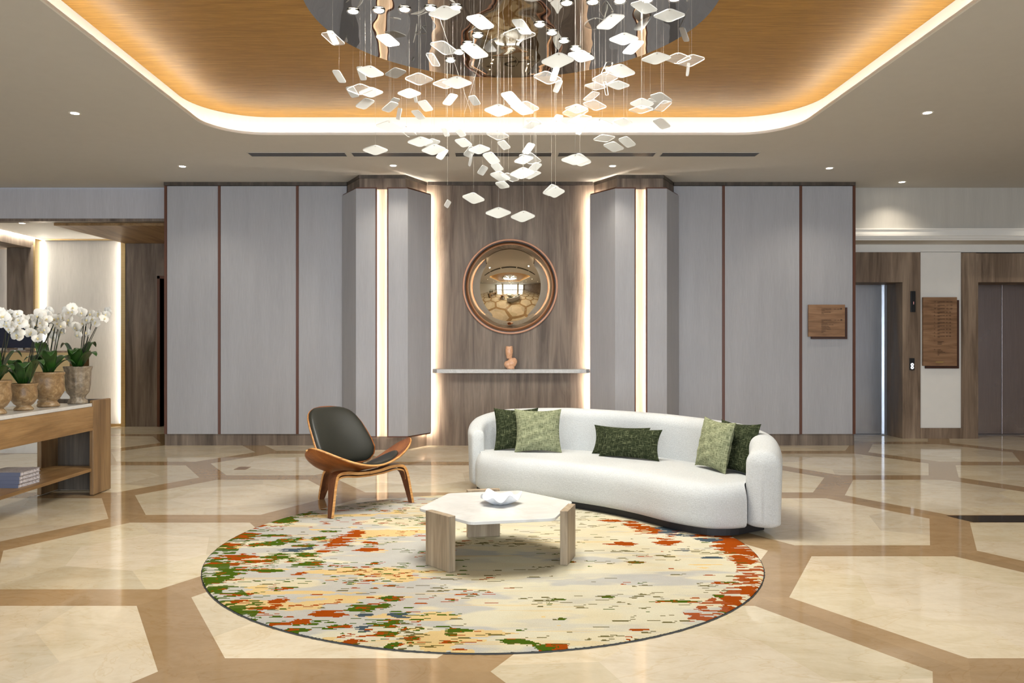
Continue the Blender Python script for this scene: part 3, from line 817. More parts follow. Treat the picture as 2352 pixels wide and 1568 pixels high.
for kd, tx, ty, rx, ry, lx, ly in plates:
    e1 = (rx - tx, ry - ty); e2 = (lx - tx, ly - ty)
    a, b_, c_ = e1[0]**2 + e1[1]**2, e2[0]**2 + e2[1]**2, e1[0]*e2[0] + e1[1]*e2[1]
    S = ((a + b_) + math.sqrt((a - b_)**2 + 4 * c_ * c_)) / 2
    s = math.sqrt(S) / 1.0
    z1, z2 = math.sqrt(max(0, S - a)), math.sqrt(max(0, S - b_))
    if c_ > 0: z2 = -z2
    if z1 + z2 < 0: z1, z2 = -z1, -z2
    mx, my = (rx + lx) / 2, (ry + ly) / 2
    d = 0.118 * F / s
    if d > 5.9 or s < 34: d = 0.098 * F / s
    xw = (mx - CX) * 4.84 / F
    lim = math.sqrt(max(0.02, 1.2**2 - (xw - DC[0])**2))
    # hanging depth grows less towards the bottom of the cone
    zz = (HY - my) / 795.0
    lim = min(lim, 0.25 + 1.1 * zz)
    d = min(max(d, DC[1] - lim), DC[1] + lim)
    z1, z2 = z1 * d / F, z2 * d / F
    dT = d - (z1 + z2) / 2
    T_ = P(tx, ty, dT); best = None
    for sz in (1.0, 0.5, 1.5):
        a1, a2 = z1 * sz, z2 * sz
        for it in range(40):
            def res(p, q):
                u, v = P(rx, ry, dT + p) - T_, P(lx, ly, dT + q) - T_
                return (u.dot(u) - v.dot(v), u.dot(v))
            f0 = res(a1, a2); h_ = 1e-4; fa = res(a1 + h_, a2); fb2 = res(a1, a2 + h_)
            J = [[(fa[0] - f0[0]) / h_, (fb2[0] - f0[0]) / h_], [(fa[1] - f0[1]) / h_, (fb2[1] - f0[1]) / h_]]
            det = J[0][0] * J[1][1] - J[0][1] * J[1][0]
            if abs(det) < 1e-9: break
            da = (f0[0] * J[1][1] - f0[1] * J[0][1]) / det; db = (J[0][0] * f0[1] - J[1][0] * f0[0]) / det
            st = min(1.0, 0.05 / max(1e-9, abs(da), abs(db)))
            a1 -= da * st; a2 -= db * st
        f0 = res(a1, a2); u = P(rx, ry, dT + a1) - T_
        if abs(f0[0]) + abs(f0[1]) < 1e-6 and u.length < 0.20:
            best = (a1, a2); break
    if best is None: best = (z1, z2); NB += 1
    a1, a2 = best
    U, V = P(rx, ry, dT + a1) - T_, P(lx, ly, dT + a2) - T_
    spec.append((S * d * d, kd, T_, U, V))
spec.sort(key=lambda q: -q[0])
def plate_mesh(mb, origin, T, e1, e2, d):
    u, v = e1, e2; nrm = u.cross(v).normalized() * 0.0028
    pts = []; r = 0.185
    for k, (a, b_) in enumerate(((0, 0), (1, 0), (1, 1), (0, 1))):
        dirs = [((0, 1), (1, 0)), ((-1, 0), (0, 1)), ((0, -1), (-1, 0)), ((1, 0), (0, -1))][k]
        for j in range(5):
            t_ = j / 4 * PI / 2
            p, q = dirs
            ca, sa = 1 - math.sin(t_), 1 - math.cos(t_)
            pts.append((a + r * (p[0] * ca + q[0] * sa), b_ + r * (p[1] * ca + q[1] * sa)))
    W_ = [T + u * (0.5 + (a - 0.5) * 1.07) + v * (0.5 + (b_ - 0.5) * 1.07) - origin for a, b_ in pts]
    n = len(W_)
    mb.add([w + nrm for w in W_] + [w - nrm for w in W_], [tuple(range(n)), tuple(range(2*n-1, n-1, -1))], 0)
    k0 = len(mb.v) - 2 * n
    for i in range(n):
        j = (i + 1) % n
        mb.f.append((k0 + j, k0 + i, k0 + n + i, k0 + n + j)); mb.m.append(1)
extra = MB(); ewire = MB()
print('plates unsolved', NB, 'of', len(spec), 'sizes', sorted(round(q[3].length, 3) for q in spec)[::12])
for idx, (_, kd, T, u, v) in enumerate(spec):
    d = T.y
    ctr = T + (u + v) / 2
    org = Vector((DC[0], DC[1], CHZ))
    hole = T + (u + v) * 0.09
    top = CHZ - 0.004
    if idx < 100:
        mb = MB(); plate_mesh(mb, ctr, T, u, v, d)
        mats = [M['acrylic_white'], M['acrylic_white']] if kd == 'w' else [M['acrylic_clear'], M['acrylic_white']]
        po = mb.build('plate', mats, chand, loc=ctr - org)
        po['label'] = 'frosted white square plate' if kd == 'w' else 'clear square plate with bright edges'
        wr = MB(); h = hole - ctr
        wr.tube([h, (h.x, h.y, top - ctr.z)], 0.0004, 5)
        wr.lathe([(0.0035, -0.004), (0.005, 0), (0.0035, 0.004)], 8, c=(h.x, h.y, h.z))
        wr.build('wire', M['wire'], po)
    else:
        mb = MB()
        plate_mesh(extra, org, T, u, v, d); h = hole - org
        ewire.tube([h, (h.x, h.y, top - org.z)], 0.0004, 5)
ex = extra.build('plates', [M['acrylic_white'], M['acrylic_white']], chand); tag(ex, 'smallest hanging white plates', kind='stuff')
ewire.build('wire', M['wire'], ex)
# slanting stay wires
sw = MB()
for a, b_ in (((1042, 138, 4.9), (1082, 258, 4.9)), ((1090, 180, 4.9), (1066, 262, 4.9))):
    p0, p1 = P(*a), P(*b_)
    top_ = p0 + (p0 - p1) * ((CHZ - 0.004 - p0.z) / (p0.z - p1.z))
    sw.tube([top_ - Vector((DC[0], DC[1], CHZ)), p1 - Vector((DC[0], DC[1], CHZ))], 0.0006, 5)
sw.build('slanting_wire', M['wire'], chand)

# ------------------------------------------------------------------ convex mirror, shelf, vase
t = thing('convex_mirror', 'round bulging bronze mirror in a copper ring on the timber wall', 'mirror', (0.252, Y0, 1.92))
ro = MB().lathe([(0.551, 0.0), (0.574, 0.0), (0.574, 0.030), (0.570, 0.034), (0.555, 0.034), (0.551, 0.030), (0.551, 0.0)], 96, cap=False).build('frame', M['copper'], t, smooth=True)
ro.rotation_euler = (PI / 2, 0, 0)
Rm, am = 0.605, 0.538
ring_o = MB().lathe([(0.540, 0.001), (0.551, 0.001)], 96, cap=False).build('shadow_gap', M['black'], t)
ring_o.rotation_euler = (PI / 2, 0, 0)
h0 = math.sqrt(Rm**2 - am**2)
prof = [(am + 0.006, 0.0)] + [(Rm * math.sin(q), Rm * math.cos(q) - h0 + 0.006) for q in [math.asin(am / Rm) * (1 - k / 48) for k in range(48)]] + [(0.0005, Rm - h0 + 0.006)]
go = MB().lathe(prof, 128, cap=False).build('mirror_dome', M['mirror_gold'], t, smooth=True)
go.rotation_euler = (PI / 2, 0, 0)

t = thing('wall_shelf', 'grey stone shelf with cut corners fixed across the timber wall', 'shelf', (0.262, Y0, 0.882))
MB().prism([(-0.945, 0), (-0.945, -0.06), (-0.885, -0.19), (0.885, -0.19), (0.945, -0.06), (0.945, 0)], 0, 0.045).build('slab', M['stone_shelf'], t, bevel=0.002)

m, n, b = nt('peach_glaze')
f = noise(n, (1, 1, 1), 4, 60.0)
c = ramp(n, f, [(0.3, srgb(208, 158, 124)), (0.7, srgb(226, 180, 146))]); n.links.new(c, b.inputs['Base Color']); setp(b, rough=0.25, coat=0.4)
mb = MB()
def ell(mb, c, r, rot=0.0, nu=24, nv=16):
    def fn(u, v):
        a, p = 2 * PI * u, PI * (v - 0.5)
        x, y, z = r[0] * math.cos(a) * math.cos(p), r[1] * math.sin(a) * math.cos(p), r[2] * math.sin(p)
        return (c[0] + x * math.cos(rot) - z * math.sin(rot), c[1] + y, c[2] + x * math.sin(rot) + z * math.cos(rot))
    mb.grid(fn, nu, nv, wrap=True)
ell(mb, (0.012, 0, 0.072), (0.058, 0.045, 0.062), -0.35)
ell(mb, (-0.038, 0, 0.055), (0.042, 0.04, 0.046), 0.5)
ell(mb, (0.035, 0, 0.085), (0.042, 0.038, 0.052), -0.2)
mb.lathe([(0.044, 0), (0.048, 0.012), (0.04, 0.03)], 24, c=(0.0, 0, 0.0))
mb.lathe([(0.030, 0.11), (0.036, 0.14), (0.044, 0.175), (0.046, 0.205), (0.043, 0.235), (0.040, 0.262), (0.037, 0.262), (0.036, 0.23), (0.030, 0.19), (0.02, 0.17)], 28, c=(-0.018, 0, 0.015))
o = mb.build('vase', m, loc=(0.255, 9.03, 0.9275), smooth=True)
md = o.modifiers.new('remesh', 'REMESH'); md.mode = 'VOXEL'; md.voxel_size = 0.004; md.use_smooth_shade = True
md = o.modifiers.new('smooth', 'SMOOTH'); md.factor = 0.6; md.iterations = 8
tag(o, 'peach glazed knotted ceramic vase on the grey stone shelf', 'vase')

# ------------------------------------------------------------------ rug
RC, RR = (-0.034, 4.52), 1.576
RUGZ = 0.011
def build_rug():
    rs = np.random.RandomState(5)
    nx, ny = 540, 380
    xs = (np.arange(nx) + 0.5) / nx * 2 * RR - RR
    ys = (np.arange(ny) + 0.5) / ny * 2 * RR - RR
    X, Y = np.meshgrid(xs, ys)
    def vn(fx, fy, seed, stepx=False):
        r = np.random.RandomState(seed); g = r.rand(260, 520)
        u = (X + 2) * fx; v = (Y + 2) * fy
        iu, iv = np.floor(u).astype(int), np.floor(v).astype(int)
        fu, fv = u - iu, v - iv
        fu = fu * fu * (3 - 2 * fu); fv = fv * fv * (3 - 2 * fv)
        iu %= 519; iv %= 259
        return (g[iv, iu] * (1 - fu) + g[iv, iu + 1] * fu) * (1 - fv) + (g[iv + 1, iu] * (1 - fu) + g[iv + 1, iu + 1] * fu) * fv
    def fb(fx, fy, seed, o=4):
        s, a, t_ = 0, 1, 0
        for k in range(o):
            s = s + a * vn(fx * 2**k, fy * 2**k, seed + k); t_ += a; a *= 0.55
        return s / t_
    def ss(x, a, b): t_ = np.clip((x - a) / (b - a), 0, 1); return t_ * t_ * (3 - 2 * t_)
    base = np.array(srgb(218, 212, 188)); cream2 = np.array(srgb(222, 206, 166)); lil = np.array(srgb(184, 184, 184))
    yel = np.array(srgb(226, 194, 128)); org = np.array(srgb(160, 72, 14)); grn = np.array(srgb(72, 96, 20)); sla = np.array(srgb(72, 86, 96)); oli = np.array(srgb(96, 88, 34))
    C = np.tile(base, (ny, nx, 1)).astype(float)
    def blend(mask, col, amt=1.0):
        nonlocal C
        m_ = (mask * amt)[..., None]; C = C * (1 - m_) + col * m_
    left = 1 - ss(X + 0.15 * Y, -0.55, 0.15)
    low = 1 - ss(Y, -1.3, -0.4)
    blend(ss(fb(1.6, 5, 11), 0.46, 0.62), cream2, 0.4)
    n1 = fb(2.0, 5.5, 21)
    blend(ss(n1 + 0.28 * left, 0.66, 0.74), lil, 0.75)
    blend(ss(fb(3.5, 12, 25), 0.6, 0.7), lil, 0.35)
    n2 = fb(2.2, 7.5, 31)
    blend(((n2 + 0.16 * left + 0.02 * low) > 0.80).astype(float), yel, 0.85)
    streak = fb(1.3, 22, 41, 3)
    blend(ss(streak, 0.70, 0.76), yel, 0.4)
    nz = fb(7, 34, 51, 3); nz2 = fb(16, 60, 61, 2)
    def conv(x, y, rx, ry, ox):
        px, py = ox + x / 3.36, 1120 + y / 3.36
        d = F * CH / (py - HY)
        return (px - CX) * d / F - RC[0], d - RC[1], rx / 3.36 * d / F, ry / 3.36 * d * d / (F * CH)
    def blobs(lst, col, ox, am=1.5, alt=None):
        for b4 in lst:
            x, y, rx, ry = conv(*b4, ox)
            q = 1 - ((X - x) / (rx * 1.05)) ** 2 - ((Y - y) / (ry * 1.15)) ** 2
            mask = (q + am * (nz - 0.5) * 2.4 + 2.2 * (nz2 - 0.5) > 0.0) & (q > -1.9)
            blend(mask.astype(float), col)
            if alt is not None:
                m2 = mask & (nz2 + 0.4 * (vn(60, 70, 91) - 0.5) > 0.74)
                blend(m2.astype(float), alt)
    blobs([(400,380,120,22),(300,450,80,12),(340,545,150,18),(480,580,100,14),(230,610,130,14),(1140,430,80,38),(1270,370,60,22),(1390,490,110,13),(1040,500,90,10),
           (700,785,100,16),(670,905,70,32),(560,945,100,12),(1050,990,120,18),(350,840,110,10),(850,1055,80,22),(700,1075,100,12),(1150,1090,90,10),
           (1220,1205,60,24),(330,490,80,9),(1380,440,60,11),(820,675,60,9),(560,660,60,9),(500,310,60,16),(480,980,60,12),(340,895,40,10)], org, 440)
    blobs([(700,260,100,28),(830,215,120,24),(560,455,100,18),(770,418,90,15),(690,445,50,10),(985,405,55,15),(860,462,80,12),(650,550,90,32),(890,528,85,16),(780,570,60,15),
           (910,610,115,18),(600,655,120,8),(300,665,110,36),(170,715,100,26),(200,800,80,16),(620,380,110,8),(1050,350,80,7),(1310,940,110,32),(1540,870,80,20),(1480,930,50,20),
           (1480,1080,100,36),(1500,1150,80,30),(1560,1230,60,22),(1400,1190,90,10),(2060,1120,80,14),(2010,1150,50,16),(1700,1190,50,24),(1680,945,60,8),(800,1120,90,22),(330,970,90,12),(1950,1090,80,6)], grn, 440, 1.4, org)
    blobs([(1330,1110,60,32),(1610,1005,80,15),(780,495,100,13),(880,485,50,10),(1340,998,50,10)], sla, 440)
    blobs([(1190,295,60,16),(1260,325,80,18),(1340,345,80,16),(1110,445,90,16),(1440,430,90,26),(1820,380,140,16),(1940,430,90,40),(1960,490,120,50),(2040,570,90,32),(2110,740,60,26),
           (2060,800,70,26),(1970,890,60,36),(1930,930,30,14),(1160,1180,50,12),(560,1250,110,18),(1860,750,60,14),(1220,1115,60,6),(1030,270,70,8)], org, 1100, 2.2)
    blobs([(250,1205,110,14),(390,1215,80,14),(500,1250,80,14),(1530,895,150,8),(600,880,60,8),(540,915,40,8),(1000,860,40,6),(720,585,30,8),(1210,590,60,7),(1860,850,60,10),(640,1028,30,8)], grn, 1100, 1.6, org)
    blobs([(1540,340,110,26),(1570,490,80,12),(1790,555,80,6),(1760,410,90,12)], sla, 1100, 2.6)
    # short dashes, one or two rows high
    dash = np.zeros((ny, nx)); 
    def dashes(cnt, dens, lo, hi, seed):
        r = np.random.RandomState(seed); out = np.zeros((ny, nx), bool)
        for _ in range(cnt):
            j = r.randint(2, ny - 3); i = r.randint(0, nx - 20)
            if r.rand() > dens[j, i]: continue
            ln = r.randint(lo, hi); out[j, i:i + ln] = True
            if r.rand() < 0.55: out[j + 1, i + r.randint(0, 3):i + max(2, ln - r.randint(0, 4))] = True
            if r.rand() < 0.3: out[j + 2, i + ln:i + ln + r.randint(2, 6)] = True
        return out
    clus = ss(fb(2.2, 6, 71), 0.42, 0.66)
    mid = ss(X, -0.75, -0.25)
    blend(dashes(5200, 0.40 * clus * (0.25 + 0.75 * mid), 3, 13, 1).astype(float), oli, 0.9)
    blend(dashes(5200, 0.40 * ss(fb(3, 7, 81), 0.45, 0.62) * np.maximum(left * (np.abs(Y) < 1.4), 0.08), 3, 12, 2).astype(float), grn)
    blend(dashes(5200, 0.38 * ss(fb(3, 7, 85), 0.45, 0.62) * np.maximum(left, 0.25 * ss(X, 0.6, 1.2)), 3, 12, 3).astype(float), org)
    R_ = np.hypot(X, Y)
    ang = np.arctan2(Y, X)
    edge_r = (R_ > RR - 0.14) & (vn(18, 60, 95) > 0.55)
    blend((edge_r & (X > 0.9)).astype(float), org, 0.95)
    blend((edge_r & (X < -1.0) & (Y < 0.4)).astype(float), grn, 0.95)
    C *= 0.80
    keep = R_ < RR
    vi = -np.ones((ny + 1, nx + 1), dtype=np.int64)
    need = np.zeros((ny + 1, nx + 1), bool)
    need[:-1, :-1] |= keep; need[1:, :-1] |= keep; need[:-1, 1:] |= keep; need[1:, 1:] |= keep
    vi[need] = np.arange(need.sum())
    gy, gx = np.nonzero(need)
    vx = gx / nx * 2 * RR - RR; vy = gy / ny * 2 * RR - RR
    rr_ = np.hypot(vx, vy); over = rr_ > RR - 0.002
    sc_ = np.where(over, (RR - 0.002) / np.maximum(rr_, 1e-6), 1.0)
    vx, vy = vx * sc_, vy * sc_
    vz = RUGZ - 0.006 * np.clip((np.hypot(vx, vy) - (RR - 0.02)) / 0.02, 0, 1) ** 2
    jy, jx = np.nonzero(keep)
    quads = np.stack([vi[jy, jx], vi[jy, jx + 1], vi[jy + 1, jx + 1], vi[jy + 1, jx]], 1)
    nv, nf = len(vx), len(quads)
    me = bpy.data.meshes.new('round_rug')
    me.vertices.add(nv); me.vertices.foreach_set('co', np.stack([vx, vy, vz], 1).astype(np.float32).ravel())
    me.loops.add(nf * 4); me.loops.foreach_set('vertex_index', quads.ravel().astype(np.int32))
    me.polygons.add(nf); me.polygons.foreach_set('loop_start', (np.arange(nf) * 4).astype(np.int32))
    me.update(calc_edges=True)
    ca = me.color_attributes.new('pile', 'FLOAT_COLOR', 'CORNER')
    cc = np.ones((nf, 4), np.float32); cc[:, :3] = C[jy, jx]
    ca.data.foreach_set('color', np.repeat(cc, 4, axis=0).ravel())
    me.materials.append(M['rug'])
    t = thing('round_rug', 'large round cream rug with green and rust broken brush marks', 'rug', (RC[0], RC[1], 0))
    o = bpy.data.objects.new('pile', me); COL.objects.link(o); o.parent = t
    mb = MB(); seg = 720; rn = random.Random(2)
    vs, fs = [], []
    for k in range(seg):
        a = 2 * PI * k / seg; j = rn.uniform(0, 0.004)
        for r, z in ((RR - 0.008, 0.0008), (RR + 0.001 + j, 0.0015), (RR - 0.001 + j * 0.6, 0.006)):
            vs.append((r * math.cos(a), r * math.sin(a), z))
    for k in range(seg):
        k2 = (k + 1) % seg
        for q in range(2): fs.append((k*3+q, k2*3+q, k2*3+q+1, k*3+q+1))
    mb.add(vs, fs); mb.build('bound_edge', plain('rug_binding', srgb(70, 72, 72), 0.95), t)
build_rug()

# ------------------------------------------------------------------ lounge chair
ch = thing('lounge_chair', 'walnut plywood shell lounge chair with black leather pads on the rug edge', 'chair', (-0.848, 5.49, 0), math.radians(46.4))
def smooth3(x): return x * x * (3 - 2 * x)
def lerp_tab(tab, t_):
    for (a, va), (b_, vb) in zip(tab, tab[1:]):
        if t_ <= b_:
            k = (t_ - a) / (b_ - a); k = smooth3(k) if False else k
            return va + (vb - va) * k
    return tab[-1][1]
def catmull(pts, n):
    out = []
    P_ = [pts[0]] + list(pts) + [pts[-1]]
    for i in range(1, len(P_) - 2):
        p0, p1, p2, p3 = [Vector(q) for q in P_[i-1:i+3]]
        for k in range(n):
            t_ = k / n
            out.append(0.5 * ((2*p1) + (-p0+p2)*t_ + (2*p0-5*p1+4*p2-p3)*t_**2 + (-p0+3*p1-3*p2+p3)*t_**3))
    out.append(Vector(P_[-1])); return out
HW = 0.452
def seat_pt(u, v, lift=0.0, inset=0.0):
    # u across -1..1, v front..back 0..1
    uu = u * (1 - inset)
    x = HW * math.sin(uu * PI / 2 * 0.98) / math.sin(PI / 2 * 0.98)
    q = min(1, abs(x) / HW)
    c = 0.105 + 0.0 * q
    half = 0.205 * math.sqrt(max(0.0, 1 - q ** 2.6)) * (1 - inset * 0.6) + 0.002
    cy = 0.125 + 0.02 * q
    y = cy + (v * 2 - 1) * half
    z = 0.303 + 0.19 * q ** 1.9 - 0.055 * (y - 0.0) / 0.3 + 0.03 * max(0, 1 - v * 3) ** 2 * (1 - q) * 0 + 0.02 * (1 - v) ** 2
    return (x, y, z + lift)
MB().grid(lambda a, b_: seat_pt(a * 2 - 1, b_), 56, 16).build('seat_shell', [M['wood_walnut'], M['ply_edge']], ch, smooth=True, solid=0.014, rim=1, offset=-1)
def pad(name, fn, nu, nv, th, mat, par):
    """closed cushion: fn(u,v,h) with u,v in 0..1; h height factor"""
    mb = MB()
    def top(a, b_):
        e = max(0.0, (1 - (2*a-1)**4)) ** 0.5 * max(0.0, (1 - (2*b_-1)**4)) ** 0.5
        return fn(a, b_, 0.004 + th * e ** 0.6)
    mb.grid(top, nu, nv); mb.grid(lambda a, b_: fn(a, b_, 0.003), nu, nv)
    return mb.build(name, mat, par, smooth=True, weld=True)
def seat_pad(a, b_, h):
    u, v = a * 2 - 1, b_ * 2 - 1
    # square to disc mapping for rounded outline
    uu = u * math.sqrt(1 - v * v / 2); vv = v * math.sqrt(1 - u * u / 2)
    p = seat_pt(uu * 0.52, 0.5 + vv * 0.48)
    return (p[0], p[1], p[2] + h)
pad('seat_pad', seat_pad, 32, 24, 0.034, M['leather'], ch)
WB = [(0, 0.11), (0.05, 0.19), (0.12, 0.235), (0.22, 0.262), (0.35, 0.262), (0.5, 0.252), (0.65, 0.24), (0.78, 0.222), (0.87, 0.198), (0.93, 0.165), (0.975, 0.115), (1.0, 0.05)]
def back_pt(u, t_, lift=0.0, sh=1.0):
    w = lerp_tab(WB, t_) * sh
    x = w * u
    y = 0.245 + 0.315 * t_ - 0.035 * math.sin(t_ * PI) * 0 - 0.05 * (x / 0.26) ** 2
    z = 0.315 + 0.415 * t_ + 0.02 * math.sin(t_ * PI)
    nrm = Vector((0, -0.80, 0.60))
    return (x - 0.035, y + nrm.y * lift, z + nrm.z * lift)
MB().grid(lambda a, b_: back_pt(a * 2 - 1, b_), 28, 40).build('back_shell', [M['wood_walnut'], M['ply_edge']], ch, smooth=True, solid=0.013, rim=1, offset=1)
def back_pad(a, b_, h): return back_pt((a * 2 - 1), 0.012 + b_ * 0.976, h, 0.985)
pad('back_pad', back_pad, 28, 36, 0.040, M['leather'], ch)
MB().tube(catmull([(0, 0.10, 0.275), (0, 0.20, 0.265), (0, 0.27, 0.30), (0, 0.33, 0.37)], 6), 0.011).build('back_bracket', M['black'], ch)
def bent_leg(pts, widths, th, wdir, name):
    pts = catmull(pts, 7); n = len(pts)
    mb = MB(); vs, fs = [], []
    for i, p in enumerate(pts):
        t_ = (pts[min(i+1, n-1)] - pts[max(i-1, 0)]).normalized()
        k = i / (n - 1) * (len(widths) - 1); j = min(int(k), len(widths) - 2); w = widths[j] + (widths[j+1] - widths[j]) * (k - j)
        wd = Vector(wdir); wd = (wd - t_ * wd.dot(t_)).normalized(); nn = t_.cross(wd).normalized()
        for a, b_ in ((-1, -1), (1, -1), (1, 1), (-1, 1)): vs.append(p + wd * a * w / 2 + nn * b_ * th / 2)
    for i in range(n - 1):
        for k in range(4):
            k2 = (k + 1) % 4; fs.append((i*4+k, i*4+k2, (i+1)*4+k2, (i+1)*4+k))
    fs += [(3, 2, 1, 0), tuple((n-1)*4+k for k in range(4))]
    mb.add(vs, fs)
    for k in range(len(mb.f)): mb.m[k] = 1 if (k < (n-1)*4 and k % 4 in (1, 3)) else 0
    return mb.build(name, [M['wood_leg'], M['ply_edge']], ch, bevel=0.002)
for s in (-1, 1):
    bent_leg([(s*0.365, -0.005, RUGZ + 0.001), (s*0.345, 0.01, 0.12), (s*0.322, 0.03, 0.24), (s*0.29, 0.045, 0.296), (s*0.20, 0.055, 0.302), (s*0.10, 0.06, 0.285), (0, 0.06, 0.278)],
             [0.042, 0.06, 0.085, 0.085, 0.07, 0.06, 0.055], 0.022, (0, 1, 0), 'leg')
    bent_leg([(s*0.325, 0.028, 0.19), (s*0.305, 0.04, 0.255), (s*0.24, 0.055, 0.278), (s*0.12, 0.06, 0.264), (0, 0.06, 0.258)], [0.03, 0.07, 0.075, 0.07, 0.06], 0.012, (0, 1, 0), 'leg_lamination')
bent_leg([(0, 0.655, 0.0), (0, 0.60, 0.12), (0, 0.54, 0.22), (0, 0.47, 0.27), (0, 0.36, 0.268), (0, 0.22, 0.255), (0, 0.08, 0.262)], [0.045, 0.08, 0.115, 0.11, 0.09, 0.08, 0.07], 0.022, (1, 0, 0), 'leg')

# ------------------------------------------------------------------ sofa
so = thing('sofa', 'long curved white boucle sofa with black plinth behind the coffee table', 'sofa', (0.9, 5.6, 0))
SO = Vector((0.9, 5.6, 0))
front = catmull([(-0.115, 6.20, 0), (-0.09, 6.02, 0), (0.08, 5.85, 0), (0.34, 5.70, 0), (0.616, 5.50, 0), (0.82, 5.32, 0), (0.99, 5.12, 0), (1.15, 4.88, 0), (1.33, 4.72, 0), (1.48, 4.69, 0), (1.61, 4.725, 0)], 8)
backl = catmull([(-0.05, 6.34, 0), (0.02, 6.42, 0), (0.2, 6.47, 0), (0.42, 6.46, 0), (0.7, 6.38, 0), (1.0, 6.22, 0), (1.3, 6.00, 0), (1.55, 5.72, 0), (1.72, 5.45, 0), (1.76, 5.2, 0), (1.72, 5.0, 0)], 8)
N_ = len(front)
def at(lst, t_):
    k = t_ * (len(lst) - 1); i = min(int(k), len(lst) - 2); return lst[i].lerp(lst[i+1], k - i)
prof = [(0.035, 0.060), (0.008, 0.075), (0.0, 0.10), (0.0, 0.16), (0.0, 0.22), (0.004, 0.262), (0.016, 0.294), (0.036, 0.318), (0.065, 0.332), (0.11, 0.339)]
def seat_fn(a, b_):
    fpt, bpt = at(front, a), at(backl, a)
    dvec = (bpt - fpt); L_ = dvec.length; dvec.normalize()
    tan = (at(front, min(1, a + 0.01)) - at(front, max(0, a - 0.01))).normalized()
    nin = Vector((-tan.y, tan.x, 0))
    k = b_ * 18
    if k <= 9:
        i = min(int(k), 8); f_ = k - i
        o_ = prof[i][0] + (prof[i+1][0] - prof[i][0]) * f_; z = prof[i][1] + (prof[i+1][1] - prof[i][1]) * f_
        blend_ = (o_ / 0.11)
        p = fpt + nin * o_ * (1 - blend_) + dvec * o_ * blend_
    else:
        f_ = (k - 9) / 9
        p = fpt + dvec * (0.11 + (L_ - 0.11) * f_); z = 0.339 - 0.012 * f_ + 0.006 * math.sin(PI * f_)
    return Vector((p.x, p.y, z)) - SO
MB().grid(seat_fn, 100, 36).build('seat', M['boucle'], so, smooth=True)
ctr_line = catmull([(-0.080, 6.19, 0), (-0.105, 6.29, 0), (-0.06, 6.43, 0), (0.08, 6.53, 0), (0.35, 6.56, 0), (0.66, 6.48, 0), (1.0, 6.31, 0), (1.33, 6.06, 0), (1.59, 5.74, 0), (1.77, 5.42, 0), (1.83, 5.16, 0), (1.795, 4.94, 0), (1.695, 4.705, 0)], 8)
hts = [(0, 0.50), (0.06, 0.525), (0.16, 0.60), (0.28, 0.655), (0.42, 0.672), (0.6, 0.662), (0.75, 0.645), (0.86, 0.61), (0.93, 0.575), (1.0, 0.535)]
ths = [(0, 0.05), (0.08, 0.065), (0.3, 0.085), (0.8, 0.090), (0.93, 0.10), (1.0, 0.112)]
def back_fn(a, b_):
    # a around the section, b_ along the line with rounded ends
    t_ = min(max(b_, 0), 1)
    p = at(ctr_line, t_)
    tan = (at(ctr_line, min(1, t_ + 0.01)) - at(ctr_line, max(0, t_ - 0.01))).normalized()
    nout = Vector((-tan.y, tan.x, 0))
    h = lerp_tab(hts, t_); w = lerp_tab(ths, t_)
    e = 1.0
    cap = 0.026
    if t_ < cap: e = math.sqrt(max(0, 1 - ((cap - t_) / cap) ** 2))
    if t_ > 1 - cap: e = math.sqrt(max(0, 1 - ((t_ - 1 + cap) / cap) ** 2))
    w = w * (0.10 + 0.90 * e)
    hh = h - (1 - e) * 0.07
    q = 2 * PI * a
    cx_, sz = math.cos(q), math.sin(q)
    z0 = 0.062 + (1 - e) * 0.03
    r = w
    sx = math.copysign(abs(cx_) ** 0.8, cx_)
    if sz >= 0: z = hh - r * 0.95 + r * 0.95 * sz
    else: z = z0 + 0.035 + 0.035 * sz
    if abs(cx_) > 0.999: pass
    lean = 0.035 * (z - 0.3) * max(0.0, min(1.0, (1 - t_) / 0.14, t_ / 0.12))
    pp = p + nout * (w * sx + lean + 0.012 * math.sin(PI * min(1, max(0, (z - 0.06) / max(0.1, h - 0.06)))) )
    return Vector((pp.x, pp.y, z)) - SO
mb = MB()
mb.grid(lambda a, b_: back_fn(a, b_), 40, 120, wrap=True)
mb.f.append(tuple(range(39, -1, -1))); mb.m.append(0)
mb.f.append(tuple(120 * 40 + k for k in range(40))); mb.m.append(0)
o = mb.build('backrest', M['boucle'], so, smooth=True, weld=True)
mb = MB()
pl_f = [at(front, 0.02 + k / 40 * 0.96) + Vector((0, 0.0, 0)) for k in range(41)]
cen = Vector((0.9, 5.75, 0))
loop = []
for k in range(41):
    a = k / 40 * 0.97 + 0.01
    tan = (at(front, min(1, a + 0.01)) - at(front, max(0, a - 0.01))).normalized(); loop.append(at(front, a) + Vector((-tan.y, tan.x, 0)) * 0.055)
for k in range(41):
    a = 1 - (k / 40 * 0.86 + 0.07)
    loop.append(at(ctr_line, a))
mb.prism([(p.x - SO.x, p.y - SO.y) for p in loop], RUGZ + 0.001, 0.072)
mb.build('plinth', M['black_plinth'], so)

